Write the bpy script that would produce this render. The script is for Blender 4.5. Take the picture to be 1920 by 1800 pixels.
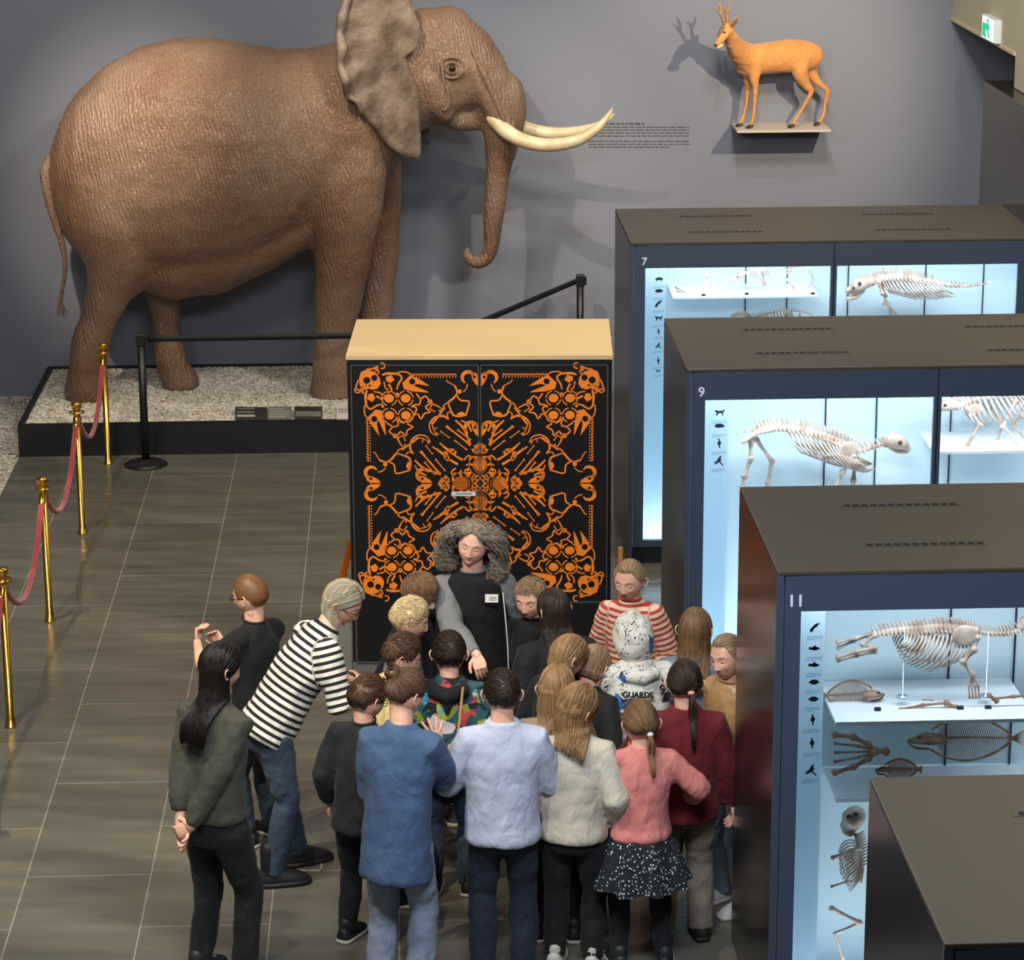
import bpy, bmesh, math, random
import numpy as np
from mathutils import Vector, Matrix, Quaternion, noise
random.seed(7); rng = np.random.default_rng(7)
PI = math.pi; R = math.radians
scn = bpy.context.scene
for o in list(bpy.data.objects): bpy.data.objects.remove(o)

# ------------------------------------------------------------------ camera
F = 5163.8; PITCH = 0.2738546; YAW = 0.0413921; ROLL = -0.0042376; CAMZ = 5.9
def cam_basis():
    cy, sy, cp, sp = math.cos(YAW), math.sin(YAW), math.cos(PITCH), math.sin(PITCH)
    f = Vector((sy*cp, cy*cp, -sp)); r = Vector((cy, -sy, 0)); u = Vector((sy*sp, cy*sp, cp))
    c, s = math.cos(ROLL), math.sin(ROLL)
    return f, r*c + u*s, u*c - r*s
CF, CR, CU = cam_basis()
cd = bpy.data.cameras.new('camera'); cam = bpy.data.objects.new('camera', cd); scn.collection.objects.link(cam)
cam.matrix_world = Matrix(((CR.x, CU.x, -CF.x, 0), (CR.y, CU.y, -CF.y, 0), (CR.z, CU.z, -CF.z, CAMZ), (0, 0, 0, 1)))
cd.sensor_fit = 'HORIZONTAL'; cd.sensor_width = 36; cd.lens = 36*F/1920; cd.clip_end = 200
scn.camera = cam
def ray(x, y): return CF + CR*((x-960)/F) + CU*((900-y)/F)
def atz(x, y, z):
    d = ray(x, y); t = (z-CAMZ)/d.z; return Vector((d.x*t, d.y*t, z))
def aty(x, y, Y):
    d = ray(x, y); t = Y/d.y; return Vector((d.x*t, Y, CAMZ+d.z*t))

# ------------------------------------------------------------------ light and exposure
scn.view_settings.view_transform = 'Standard'; scn.view_settings.look = 'None'
scn.view_settings.exposure = 0.0; scn.view_settings.gamma = 1.0; scn.view_settings.use_curve_mapping = False
w = bpy.data.worlds.new('world'); scn.world = w; w.use_nodes = True
w.node_tree.nodes['Background'].inputs[0].default_value = (0.62, 0.70, 0.85, 1)
w.node_tree.nodes['Background'].inputs[1].default_value = 0.15
def aim(o, tgt):
    o.rotation_euler = (Vector(tgt)-o.location).to_track_quat('-Z', 'Y').to_euler()
def spot(name, loc, tgt, power, ang, col=(1, .86, .68), blend=.4, rad=.04):
    l = bpy.data.lights.new(name, 'SPOT'); l.energy = power; l.spot_size = R(ang); l.spot_blend = blend
    l.color = col; l.shadow_soft_size = rad
    o = bpy.data.objects.new(name, l); scn.collection.objects.link(o); o.location = loc; aim(o, tgt); return o
def area(name, loc, tgt, power, sx, sy, col=(1, 1, 1), spread=180):
    l = bpy.data.lights.new(name, 'AREA'); l.shape = 'RECTANGLE'; l.size = sx; l.size_y = sy; l.energy = power; l.color = col
    l.spread = R(spread)
    o = bpy.data.objects.new(name, l); scn.collection.objects.link(o); o.location = loc; aim(o, tgt); return o
spot('elephant_key_spotlight', (-3.4, 17.2, 7.2), (-2.3, 22.9, 2.65), 3300, 21, (1, .82, .64), 1.0, .07)
spot('elephant_head_spotlight', (-1.4, 17.6, 6.9), (0.35, 22.9, 2.7), 1150, 26, (1, .84, .66), .8, .06)
spot('deer_spotlight', (4.55, 19.3, 4.75), (3.1, 23.7, 2.7), 900, 46, (1, .80, .55), .8, .02)
spot('wall_wash_spotlight', (2.2, 18.5, 7.6), (2.3, 24.0, 1.9), 400, 56, (.90, .92, 1.0), .9, .1)
spot('wall_wash_spotlight.001', (-5.0, 19.5, 7.6), (-3.6, 24.0, 2.3), 120, 62, (1, .93, .88), .9, .12)
spot('floor_spotlight', (-3.4, 11.5, 7.2), (-1.9, 16.0, 0), 900, 62, (1, .87, .62), .8, .05)
spot('floor_spotlight.001', (-3.6, 16.0, 7.2), (-1.9, 19.5, 0), 700, 50, (1, .88, .68), .8, .05)
spot('floor_spotlight.002', (-1.5, 10.0, 7.6), (-0.9, 13.0, 0), 700, 48, (1, .87, .64), .8, .05)
spot('cabinet_spotlight', (0.5, 12.2, 6.2), (0.5, 17.2, 1.5), 430, 30, (1, .86, .66), .7, .05)
def gobo(o):
    l = o.data; l.use_nodes = True; t = l.node_tree; n = t.nodes; em = n['Emission']; tc = n.new('ShaderNodeTexCoord'); mp = n.new('ShaderNodeMapping'); nz = n.new('ShaderNodeTexNoise'); mr = n.new('ShaderNodeMapRange')
    mp.inputs['Scale'].default_value = (2.2, 16, 2); nz.inputs['Scale'].default_value = 1.5; nz.inputs['Detail'].default_value = 3; nz.inputs['Distortion'].default_value = 1.4
    mr.inputs['From Min'].default_value = .42; mr.inputs['From Max'].default_value = .70; mr.inputs['To Min'].default_value = .65; mr.inputs['To Max'].default_value = 2.4
    t.links.new(tc.outputs['Normal'], mp.inputs[0]); t.links.new(mp.outputs[0], nz.inputs['Vector']); t.links.new(nz.outputs['Fac'], mr.inputs[0]); t.links.new(mr.outputs[0], em.inputs['Strength'])
for k in ('floor_spotlight', 'floor_spotlight.001', 'floor_spotlight.002'): gobo(scn.objects[k])   # noise in the lamp strength, added to throw light streaks on the floor
area('hall_fill_light', (0.4, 7.6, 6.6), (0.5, 13.4, 1.0), 420, 3.0, 1.0, (.84, .91, 1.0))  # unseen soft fill from the camera side, added to brighten the group's faces
area('hall_fill_light.001', (-3.0, 11.0, 7.2), (0.0, 13.2, 0.9), 200, 1.4, .8, (1, .90, .76))
area('hall_fill_light.002', (2.6, 16.5, 7.8), (4.85, 21.0, 4.0), 420, 1.4, .8, (1, .93, .80))  # unseen light added to brighten the beige upper wall
area('hall_fill_light.003', (-1.0, 21.0, 8.2), (-1.0, 18.0, 0), 120, 4, .4, (1, .9, .76))

# ------------------------------------------------------------------ materials
def lin(c): return tuple(((v/255.)/12.92 if v/255. <= .04045 else ((v/255.+.055)/1.055)**2.4) for v in c)+(1,)
_M = {}
class NT:
    def __init__(s, m): s.t = m.node_tree; s.n = s.t.nodes; s.b = s.n['Principled BSDF']
    def add(s, k, **kw):
        x = s.n.new(k)
        for a, b in kw.items(): setattr(x, a, b)
        return x
    def l(s, a, b): s.t.links.new(a, b)
def mat(name, col, rough=.6, metal=0, bump=None, var=None, spec=.5, emit=0, sheen=0, coat=0, sss=0, island=None, coord='Object'):
    if name in _M: return _M[name]
    m = bpy.data.materials.new(name); m.use_nodes = True; q = NT(m); b = q.b
    b.inputs['Base Color'].default_value = lin(col); b.inputs['Roughness'].default_value = rough
    b.inputs['Metallic'].default_value = metal; b.inputs['Specular IOR Level'].default_value = spec
    if sheen: b.inputs['Sheen Weight'].default_value = sheen
    if coat: b.inputs['Coat Weight'].default_value = coat
    if emit:
        b.inputs['Emission Color'].default_value = lin(col); b.inputs['Emission Strength'].default_value = emit
    tc = q.add('ShaderNodeTexCoord')
    if var:   # (colour2, scale, contrast)
        nz = q.add('ShaderNodeTexNoise'); nz.inputs['Scale'].default_value = var[1]; nz.inputs['Detail'].default_value = 4
        q.l(tc.outputs[coord], nz.inputs['Vector'])
        rp = q.add('ShaderNodeValToRGB'); e = rp.color_ramp.elements
        e[0].position = .5-.5*var[2]; e[1].position = .5+.5*var[2]; e[0].color = lin(col); e[1].color = lin(var[0])
        q.l(nz.outputs['Fac'], rp.inputs[0]); q.l(rp.outputs[0], b.inputs['Base Color'])
    if island:
        g = q.add('ShaderNodeNewGeometry'); rp = q.add('ShaderNodeValToRGB'); e = rp.color_ramp.elements
        e[0].color = lin(col); e[1].color = lin(island)
        q.l(g.outputs['Random Per Island'], rp.inputs[0]); q.l(rp.outputs[0], b.inputs['Base Color'])
    if bump:  # (scale, strength, distance)
        nz = q.add('ShaderNodeTexNoise'); nz.inputs['Scale'].default_value = bump[0]; nz.inputs['Detail'].default_value = 5
        q.l(tc.outputs[coord], nz.inputs['Vector'])
        bp = q.add('ShaderNodeBump'); bp.inputs['Strength'].default_value = bump[1]; bp.inputs['Distance'].default_value = bump[2]
        q.l(nz.outputs['Fac'], bp.inputs['Height']); q.l(bp.outputs[0], b.inputs['Normal'])
    _M[name] = m
    return m
def glass_mat():
    m = bpy.data.materials.new('clear_glass'); m.use_nodes = True; t = m.node_tree; t.nodes.clear()
    o = t.nodes.new('ShaderNodeOutputMaterial'); mx = t.nodes.new('ShaderNodeMixShader'); tr = t.nodes.new('ShaderNodeBsdfTransparent')
    gl = t.nodes.new('ShaderNodeBsdfGlossy'); fr = t.nodes.new('ShaderNodeFresnel'); fr.inputs[0].default_value = 1.45
    gl.inputs['Roughness'].default_value = .01; tr.inputs[0].default_value = (.97, .985, .99, 1)
    t.links.new(fr.outputs[0], mx.inputs[0]); t.links.new(tr.outputs[0], mx.inputs[1]); t.links.new(gl.outputs[0], mx.inputs[2])
    t.links.new(mx.outputs[0], o.inputs[0]); return m

# ------------------------------------------------------------------ object helpers
def link(o, parent=None):
    scn.collection.objects.link(o)
    if parent: o.parent = parent
    return o
def tag(o, label=None, cat=None, group=None, kind=None):
    if label: o['label'] = label
    if cat: o['category'] = cat
    if group: o['group'] = group
    if kind: o['kind'] = kind
    return o
def empty(name, loc, label, cat, group=None, rz=0):
    o = bpy.data.objects.new(name, None); link(o); o.location = loc; o.rotation_euler = (0, 0, rz); o.empty_display_size = .1
    return tag(o, label, cat, group)
class MB:
    """collects geometry in world or local coordinates, several material slots"""
    def __init__(s): s.v = []; s.f = []; s.mi = []; s.sm = []
    def addm(s, vs, fs, mi=0, smooth=True):
        k = len(s.v); s.v += [tuple(p) for p in vs]
        for f in fs: s.f.append(tuple(i+k for i in f)); s.mi.append(mi); s.sm.append(smooth)
        return s
    def box(s, a, b, mi=0):
        (x0, y0, z0), (x1, y1, z1) = a, b
        vs = [(x0,y0,z0),(x1,y0,z0),(x1,y1,z0),(x0,y1,z0),(x0,y0,z1),(x1,y0,z1),(x1,y1,z1),(x0,y1,z1)]
        return s.addm(vs, [(0,3,2,1),(4,5,6,7),(0,1,5,4),(1,2,6,5),(2,3,7,6),(3,0,4,7)], mi, False)
    def quad(s, a, b, c, d, mi=0): return s.addm([a, b, c, d], [(0,1,2,3)], mi, False)
    def rings(s, rs, mi=0, cap=True, closed=False, smooth=True):
        n = len(rs[0]); vs = [p for r in rs for p in r]; fs = []
        m = len(rs)
        for i in range(m-1 if not closed else m):
            j = (i+1) % m
            for k in range(n):
                l = (k+1) % n; fs.append((i*n+k, i*n+l, j*n+l, j*n+k))
        if cap and not closed: fs.append(tuple(range(n-1, -1, -1))); fs.append(tuple((m-1)*n+k for k in range(n)))
        return s.addm(vs, fs, mi, smooth)
    def tube(s, pts, rad, n=8, mi=0, round_ends=True, flat=1.0, up=None, smooth=True):
        """tube through pts, rad number or list; flat = ratio of the second radius"""
        P = [Vector(p) for p in pts]; m = len(P)
        rr = [rad]*m if isinstance(rad, (int, float)) else list(rad)
        T = []
        for i in range(m):
            d = P[min(i+1, m-1)]-P[max(i-1, 0)]
            T.append(d.normalized() if d.length > 1e-9 else Vector((0, 0, 1)))
        u = Vector(up) if up else (Vector((0, 0, 1)) if abs(T[0].z) < .9 else Vector((0, 1, 0)))
        if round_ends:
            P2, R2, T2 = [], [], []
            for k in (1.0, .8, .45): P2.append(P[0]-T[0]*rr[0]*k*.98); R2.append(rr[0]*max(.03, math.sqrt(max(0, 1-k*k)))); T2.append(T[0])
            P2 += P; R2 += rr; T2 += T
            for k in (.45, .8, 1.0): P2.append(P[-1]+T[-1]*rr[-1]*k*.98); R2.append(rr[-1]*max(.03, math.sqrt(max(0, 1-k*k)))); T2.append(T[-1])
            P, rr, T = P2, R2, T2
        rs = []
        for i in range(len(P)):
            a = u.cross(T[i])
            if a.length < 1e-5: a = Vector((1, 0, 0)).cross(T[i])
            a.normalize(); b = T[i].cross(a); b.normalize(); u = b if not up else u
            rs.append([P[i]+a*(math.cos(2*PI*k/n)*rr[i])+b*(math.sin(2*PI*k/n)*rr[i]*flat) for k in range(n)])
        return s.rings(rs, mi, smooth=smooth)
    def ell(s, c, r, rot=None, n=16, m=10, mi=0):
        c = Vector(c); M3 = rot if rot is not None else Matrix.Identity(3); rs = []
        for j in range(m+1):
            ph = PI*(.01+.98*j/m)
            rs.append([c+M3 @ Vector((r[0]*math.sin(ph)*math.cos(2*PI*k/n), r[1]*math.sin(ph)*math.sin(2*PI*k/n), -r[2]*math.cos(ph))) for k in range(n)])
        return s.rings(rs, mi)
    def cyl(s, c, r, z0, z1, n=24, mi=0, smooth=True):
        return s.rings([[(c[0]+r*math.cos(2*PI*k/n), c[1]+r*math.sin(2*PI*k/n), z) for k in range(n)] for z in (z0, z1)], mi, smooth=smooth)
    def lathe(s, c, prof, n=28, mi=0):
        return s.rings([[(c[0]+r*math.cos(2*PI*k/n), c[1]+r*math.sin(2*PI*k/n), c[2]+z) for k in range(n)] for r, z in prof], mi)
    def prism(s, poly, fn, mi=0, depth=1):
        """poly 2D, fn(u,v,w) gives 3D; w 0..depth"""
        n = len(poly); vs = [fn(u, v, 0) for u, v in poly]+[fn(u, v, depth) for u, v in poly]
        fs = [tuple(range(n-1, -1, -1)), tuple(range(n, 2*n))]+[(i, (i+1) % n, n+(i+1) % n, n+i) for i in range(n)]
        return s.addm(vs, fs, mi, False)
    def xf(s, M): s.v = [tuple(M @ Vector(p)) for p in s.v]; return s
    def mesh(s, name, mats):
        me = bpy.data.meshes.new(name); me.from_pydata(s.v, [], s.f)
        for m in (mats if isinstance(mats, (list, tuple)) else [mats]): me.materials.append(m)
        me.polygons.foreach_set('material_index', s.mi); me.polygons.foreach_set('use_smooth', s.sm); me.update(); return me
    def build(s, name, mats, parent=None, bevel=0, origin=None):
        if origin is not None: s.v = [(p[0]-origin[0], p[1]-origin[1], p[2]-origin[2]) for p in s.v]
        o = bpy.data.objects.new(name, s.mesh(name, mats)); link(o, parent)
        if origin is not None: o.location = origin
        if bevel:
            b = o.modifiers.new('bevel', 'BEVEL'); b.width = bevel; b.segments = 2; b.limit_method = 'ANGLE'; b.angle_limit = R(50)
        return o
def add_mesh(mb, me, mi=0, M=None):
    vs = [v.co.copy() for v in me.vertices]
    if M is not None: vs = [M @ v for v in vs]
    mb.addm(vs, [tuple(p.vertices) for p in me.polygons], mi)
def fuse(mb, voxel, smooth=4, disp=None, factor=.5):
    """voxel-union of everything in mb -> mesh; disp list of (size, strength)"""
    me = mb.mesh('t', [])
    bm = bmesh.new(); bm.from_mesh(me); bmesh.ops.recalc_face_normals(bm, faces=bm.faces); bm.to_mesh(me); bm.free()
    o = bpy.data.objects.new('t', me); scn.collection.objects.link(o)
    m = o.modifiers.new('r', 'REMESH'); m.mode = 'VOXEL'; m.voxel_size = voxel; m.use_smooth_shade = True
    m = o.modifiers.new('s', 'SMOOTH'); m.iterations = smooth; m.factor = factor
    tx = []
    for k, (size, st) in enumerate(disp or []):
        t = bpy.data.textures.new('d', 'CLOUDS'); t.noise_scale = size; t.noise_depth = 2; tx.append(t)
        m = o.modifiers.new('d%d' % k, 'DISPLACE'); m.texture = t; m.strength = st; m.mid_level = .5; m.texture_coords = 'LOCAL'
    dg = bpy.context.evaluated_depsgraph_get()
    r = bpy.data.meshes.new_from_object(o.evaluated_get(dg))
    bpy.data.objects.remove(o); bpy.data.meshes.remove(me)
    for t in tx: bpy.data.textures.remove(t)
    r.polygons.foreach_set('use_smooth', [True]*len(r.polygons))
    return r
def mobj(name, me, mats, parent=None):
    me.materials.clear()
    for m in (mats if isinstance(mats, (list, tuple)) else [mats]): me.materials.append(m)
    me.name = name; o = bpy.data.objects.new(name, me); return link(o, parent)
def text_obj(name, s, size, loc, rot, m, parent=None, ext=.001, align='LEFT'):
    c = bpy.data.curves.new('t', 'FONT'); c.body = s; c.size = size; c.extrude = ext; c.align_x = align; c.offset = size*.018
    o = bpy.data.objects.new('t', c); scn.collection.objects.link(o)
    me = bpy.data.meshes.new_from_object(o.evaluated_get(bpy.context.evaluated_depsgraph_get())); bpy.data.objects.remove(o)
    r = mobj(name, me, m, parent); r.location = loc; r.rotation_euler = rot; return r
def bez(pts, n=24):
    """Catmull-Rom through pts"""
    P = [Vector(p) for p in pts]; P = [P[0]*2-P[1]]+P+[P[-1]*2-P[-2]]; out = []
    m = len(P)-3
    for i in range(n+1):
        t = i/n*m; k = min(int(t), m-1); u = t-k; a, b, c, d = P[k:k+4]
        out.append(.5*((2*b)+(c-a)*u+(2*a-5*b+4*c-d)*u*u+(3*b-a-3*c+d)*u**3))
    return out
def interp(xs, ys, n):
    t = np.linspace(0, 1, n); return list(np.interp(t, np.linspace(0, 1, len(ys)), ys))

# ------------------------------------------------------------------ setting
YW = 24.0
def floor_mat():
    m = bpy.data.materials.new('stone_tiles'); m.use_nodes = True; q = NT(m)
    g = q.add('ShaderNodeNewGeometry'); br = q.add('ShaderNodeTexBrick')
    mp = q.add('ShaderNodeMapping'); mp.inputs['Location'].default_value = (.44, .05, 0); mp.inputs['Rotation'].default_value = (0, 0, PI/2)
    q.l(g.outputs['Position'], mp.inputs[0]); q.l(mp.outputs[0], br.inputs['Vector'])
    br.offset = .5; br.inputs['Scale'].default_value = 1; br.inputs['Brick Width'].default_value = 1.3; br.inputs['Row Height'].default_value = .65
    br.inputs['Mortar Size'].default_value = .004; br.inputs['Mortar Smooth'].default_value = .1
    br.inputs['Color1'].default_value = lin((104, 102, 92)); br.inputs['Color2'].default_value = lin((97, 95, 86)); br.inputs['Mortar'].default_value = lin((150, 146, 134))
    nz = q.add('ShaderNodeTexNoise'); nz.inputs['Scale'].default_value = 2.2; nz.inputs['Detail'].default_value = 5
    mp2 = q.add('ShaderNodeMapping'); mp2.inputs['Scale'].default_value = (.5, 3, 1); q.l(g.outputs['Position'], mp2.inputs[0]); q.l(mp2.outputs[0], nz.inputs['Vector'])
    mx = q.add('ShaderNodeMix', data_type='RGBA', blend_type='MULTIPLY'); mx.inputs[0].default_value = .5
    rp = q.add('ShaderNodeValToRGB'); rp.color_ramp.elements[0].color = (.55, .53, .5, 1); rp.color_ramp.elements[1].color = (1, .98, .95, 1)
    rp.color_ramp.elements[0].position = .35; rp.color_ramp.elements[1].position = .65
    q.l(nz.outputs['Fac'], rp.inputs[0]); q.l(br.outputs['Color'], mx.inputs[6]); q.l(rp.outputs[0], mx.inputs[7]); q.l(mx.outputs[2], q.b.inputs['Base Color'])
    q.b.inputs['Roughness'].default_value = .24
    # gently uneven polish
    n2 = q.add('ShaderNodeTexNoise'); n2.inputs['Scale'].default_value = 1.6; n2.inputs['Detail'].default_value = 2; q.l(mp2.outputs[0], n2.inputs['Vector'])
    bp = q.add('ShaderNodeBump'); bp.inputs['Strength'].default_value = .35; bp.inputs['Distance'].default_value = .04
    q.l(n2.outputs['Fac'], bp.inputs['Height']); q.l(bp.outputs[0], q.b.inputs['Normal'])
    return m
def gravel_mat():
    m = bpy.data.materials.new('gravel'); m.use_nodes = True; q = NT(m)
    tc = q.add('ShaderNodeNewGeometry'); v = q.add('ShaderNodeTexVoronoi'); v.inputs['Scale'].default_value = 34; q.l(tc.outputs['Position'], v.inputs['Vector'])
    rp = q.add('ShaderNodeValToRGB'); e = rp.color_ramp.elements; e[0].color = lin((120, 112, 100)); e[1].color = lin((225, 215, 198))
    sp = q.add('ShaderNodeSeparateColor'); q.l(v.outputs['Color'], sp.inputs[0]); q.l(sp.outputs[0], rp.inputs[0])
    q.l(rp.outputs[0], q.b.inputs['Base Color']); q.b.inputs['Roughness'].default_value = .9
    bp = q.add('ShaderNodeBump'); bp.invert = True; bp.inputs['Strength'].default_value = 1; bp.inputs['Distance'].default_value = .02
    q.l(v.outputs['Distance'], bp.inputs['Height']); q.l(bp.outputs[0], q.b.inputs['Normal'])
    return m
M_floor = floor_mat(); M_gravel = gravel_mat()
M_wall = mat('painted_wall', (118, 122, 134), .85, bump=(60, .06, .01))
M_beige = mat('beige_plaster', (190, 180, 156), .8)
M_black = mat('black_paint', (14, 14, 16), .45)
M_metalblack = mat('black_powder_coat', (22, 22, 24), .4)
mb = MB(); mb.quad((-3.13, 0, 0), (9, 0, 0), (9, YW, 0), (-3.13, YW, 0))
tag(mb.build('floor', M_floor), kind='structure')
mb = MB(); mb.quad((-8, 0, -.002), (-3.0, 0, -.002), (-3.0, YW, -.002), (-8, YW, -.002))
tag(mb.build('floor.001', M_gravel), kind='structure')
mb = MB(); mb.box((-8, YW, -.1), (9, YW+.2, 8.6)); tag(mb.build('wall_back', M_wall), kind='structure')
mb = MB(); mb.box((-8.2, 0, -.1), (-8, YW+.2, 8.6)); tag(mb.build('wall_left', M_wall), kind='structure')
mb = MB(); mb.box((-8.2, 6, 8.4), (9.2, YW+.2, 8.6)); tag(mb.build('ceiling', mat('dark_ceiling', (40, 40, 44), .9)), kind='structure')
mb = MB(); mb.box((9, 0, -.1), (9.2, YW+.2, 8.6)); tag(mb.build('wall_right', M_wall), kind='structure')
# upper wall over the cases, right edge
mb = MB(); mb.box((4.85, 21.478, 3.26), (8.99, YW-.001, 8.39)); mb.box((4.85, 8.0, 3.001), (8.99, 21.478, 8.39)); tag(mb.build('wall_upper', M_beige), kind='structure')
mb = MB(); mb.box((4.835, 21.47, 3.25), (4.852, YW-.001, 3.275)); tag(mb.build('trim_1', mat('pale_edge_trim', (205, 190, 150), .5)), kind='structure')
# exit sign (green lit) on the stair cheek
t = empty('exit_sign', (4.80, 22.2, 3.35), 'lit green and white running-man emergency exit sign on the beige upper wall', 'exit sign')
y_n, y_f = aty(1855, 80, 22.0), aty(1834, 70, 22.6)
YN = 22.0; YF = 22.5
zb_ = aty(1845, 76, 22.25).z; zt_ = aty(1845, 32, 22.25).z; loc0 = Vector(t.location)
MB().box((-.008, YN-22.2, zb_-3.35), (.05, YF-22.2, zt_-3.35)).build('housing', mat('sign_housing', (215, 225, 225), .4), t, bevel=.006)
def sg(u, v, k=0): return Vector((-.010-k, (YF-22.2)+(YN-YF)*u, (zb_-3.35)+(zt_-zb_)*v))
mb = MB()
mb.quad(sg(.06, .04, .002), sg(.94, .04, .002), sg(.94, .96, .002), sg(.06, .96, .002), 0)
def gp(pl, mi): mb.addm([sg(u, v, .004) for u, v in pl], [tuple(range(len(pl)))], mi, False)
gp([(.1, .1), (.42, .1), (.36, .4), (.44, .5), (.30, .72), (.10, .66)], 1)
gp([(.42, .9), (.56, .92), (.6, .82), (.5, .76), (.4, .82)], 1)
gp([(.34, .72), (.58, .76), (.66, .56), (.56, .4), (.7, .2), (.62, .08), (.5, .3), (.4, .46)], 1)
mb.build('lit_panel', [mat('sign_white', (225, 255, 245), .5, emit=1.1), mat('sign_green', (20, 190, 130), .5, emit=.7)], t)
# wall text (german exhibit text block, tiny lines)
mb = MB(); random.seed(3)
ys = [232, 238.5, 244, 249.5, 255, 265, 270.5, 276]
for i, y in enumerate(ys):
    x = 1104 if i else 1108; end = [1208, 1293, 1293, 1292, 1253 if i == 4 else 1292, 1292, 1293, 1255][i]
    if i == 4: end = 1293
    while x < end:
        wd = random.uniform(5, 16); x2 = min(x+wd, end); hh = 1.9 if i == 0 else 1.15
        p0 = aty(x, y+hh, YW-.002); p1 = aty(x2, y-hh, YW-.002)
        xx = p0.x
        while xx < p1.x:
            lw = random.uniform(.004, .009); mb.quad((xx, YW-.002, p0.z+random.choice((0, .002))), (min(xx+lw, p1.x), YW-.002, p0.z), (min(xx+lw, p1.x), YW-.002, p1.z-random.choice((0, .003))), (xx, YW-.002, p1.z)); xx += lw+.0025
        x = x2+2.2
tag(mb.build('wall_text', mat('wall_text_ink', (30, 31, 34) if True else 0, .6)), 'small dark printed exhibit text block on the grey wall beside the tusk tips', 'text panel')

# ------------------------------------------------------------------ elephant platform
PX0, PX1, PY0, PZ = -3.13, .30, 21.91, .25
t = empty('elephant_platform', (-1.1, 22.9, 0), 'low black platform filled with pale gravel under the mounted elephant', 'platform')
O = Vector(t.location)
mb = MB(); mb.box((PX0, PY0, 0), (PX1, PY0+.05, PZ+.02)); mb.box((PX0, PY0+.05, 0), (PX0+.05, YW-.06, PZ+.02)); mb.box((PX1-.05, PY0+.05, 0), (PX1, YW-.06, PZ+.02)); mb.box((PX0, YW-.06, 0), (PX1, YW-.01, PZ+.02))
mb.build('frame', M_black, t, origin=O); scn.objects['frame'].location = (0, 0, 0)
# gravel bed: displaced sheet, plus loose pebbles
mb = MB(); nx, ny = 200, 100
for j in range(ny+1):
    for i in range(nx+1):
        x = PX0+.05+(PX1-PX0-.1)*i/nx; y = PY0+.05+(YW-.06-PY0-.05)*j/ny
        mb.v.append((x, y, PZ+.006*noise.noise(Vector((x*25, y*25, 0)))+.006*random.random()))
for j in range(ny):
    for i in range(nx): mb.f.append((j*(nx+1)+i, j*(nx+1)+i+1, (j+1)*(nx+1)+i+1, (j+1)*(nx+1)+i)); mb.mi.append(0); mb.sm.append(False)
mb.v = [(x-O.x, y-O.y, z-O.z) for x, y, z in mb.v]
g = mb.build('gravel', M_gravel, t)
def pebbles(name, x0, x1, y0, y1, z, n, parent, off, cell=.0):
    mb = MB(); base = []
    for k in range(n):
        x = random.uniform(x0, x1); y = random.uniform(y0, y1); s = random.uniform(.006, .013)
        a = random.uniform(0, PI); c, sn = math.cos(a), math.sin(a); sx = s*random.uniform(1, 1.8); sz = s*random.uniform(.5, .9)
        tl = random.uniform(-.4, .4)
        oc = [(sx, 0, tl*s), (0, s, 0), (-sx, 0, -tl*s), (0, -s, 0), (0, 0, sz), (0, 0, -sz)]
        vs = [(x+c*p-sn*q_-off[0], y+sn*p+c*q_-off[1], z+r_-off[2]+s*.2) for p, q_, r_ in oc]
        mb.addm(vs, [(0,1,4),(1,2,4),(2,3,4),(3,0,4),(1,0,5),(2,1,5),(3,2,5),(0,3,5)], 0, False)
    return mb.build(name, mat('pebbles', (150, 142, 128), .85, island=(228, 219, 204)), parent)
tag(pebbles('loose_gravel', PX0+.06, PX1-.06, PY0+.06, YW-.08, PZ+.004, 26000, t, O), kind='stuff')
tag(pebbles('gravel_bed', -5.0, -3.15, 16.0, YW-.02, .0, 16000, None, (0, 0, 0)), 'loose pale gravel strip along the left side of the tiled floor', 'gravel', kind='stuff')
# label boards in the gravel
def board(x0, x1, y0, y1, label, m, name='label_board'):
    A = atz(x0, y1, PZ+.03); Bp = atz(x1, y1, PZ+.03); T1 = atz(x1, y0, PZ+.055); T0 = atz(x0, y0, PZ+.055)
    mb = MB(); th = Vector((0, 0, .012))
    mb.addm([A-th, Bp-th, T1-th, T0-th, A, Bp, T1, T0], [(0,3,2,1),(4,5,6,7),(0,1,5,4),(1,2,6,5),(2,3,7,6),(3,0,4,7)], 0, False)
    for (u0, u1, v0, v1, mi) in m[1]:
        f = lambda u, v: A+(Bp-A)*u+(T0-A)*v+Vector((0, 0, .002))
        mb.quad(f(u0, v0), f(u1, v0), f(u1, v1), f(u0, v1), mi)
    c = (A+T1)/2; return tag(mb.build(name, m[0], origin=c), label, 'label', None)
mg = [mat('label_dark', (58, 55, 54), .4), mat('label_grey', (128, 124, 116), .4), mat('label_light', (176, 170, 158), .4)]
def lines(n, a0=.08, a1=.9): return [(.06, random.uniform(.6, .94), a0+(a1-a0)*k/n, a0+(a1-a0)*(k+.45)/n, 2) for k in range(n)]
board(441, 501, 763, 784, 'dark picture label board in the gravel, leftmost of three boards in front of the elephant', (mg, [(.05, .62, .1, .3, 2), (.05, .6, .45, .6, 1), (.08, .62, .75, .88, 1)]))
board(502, 547, 762, 784, 'grey text label board in the gravel, middle of three boards in front of the elephant', ([mg[1], mg[0], mg[2]], lines(4)))
board(552, 604, 762, 784, 'grey text label board in the gravel, right one of three boards before the elephant', ([mg[0], mg[1], mg[2]], [(.04, .96, .12, .56, 1)]+lines(3, .15, .5)))
board(631, 668, 757, 784, 'small white caption card standing in the gravel by the front elephant foot', ([mat('card_white', (215, 205, 198), .5), mg[1]], [(.1, .8, .55, .6, 1), (.1, .7, .4, .44, 1)]), 'caption_card')

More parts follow.
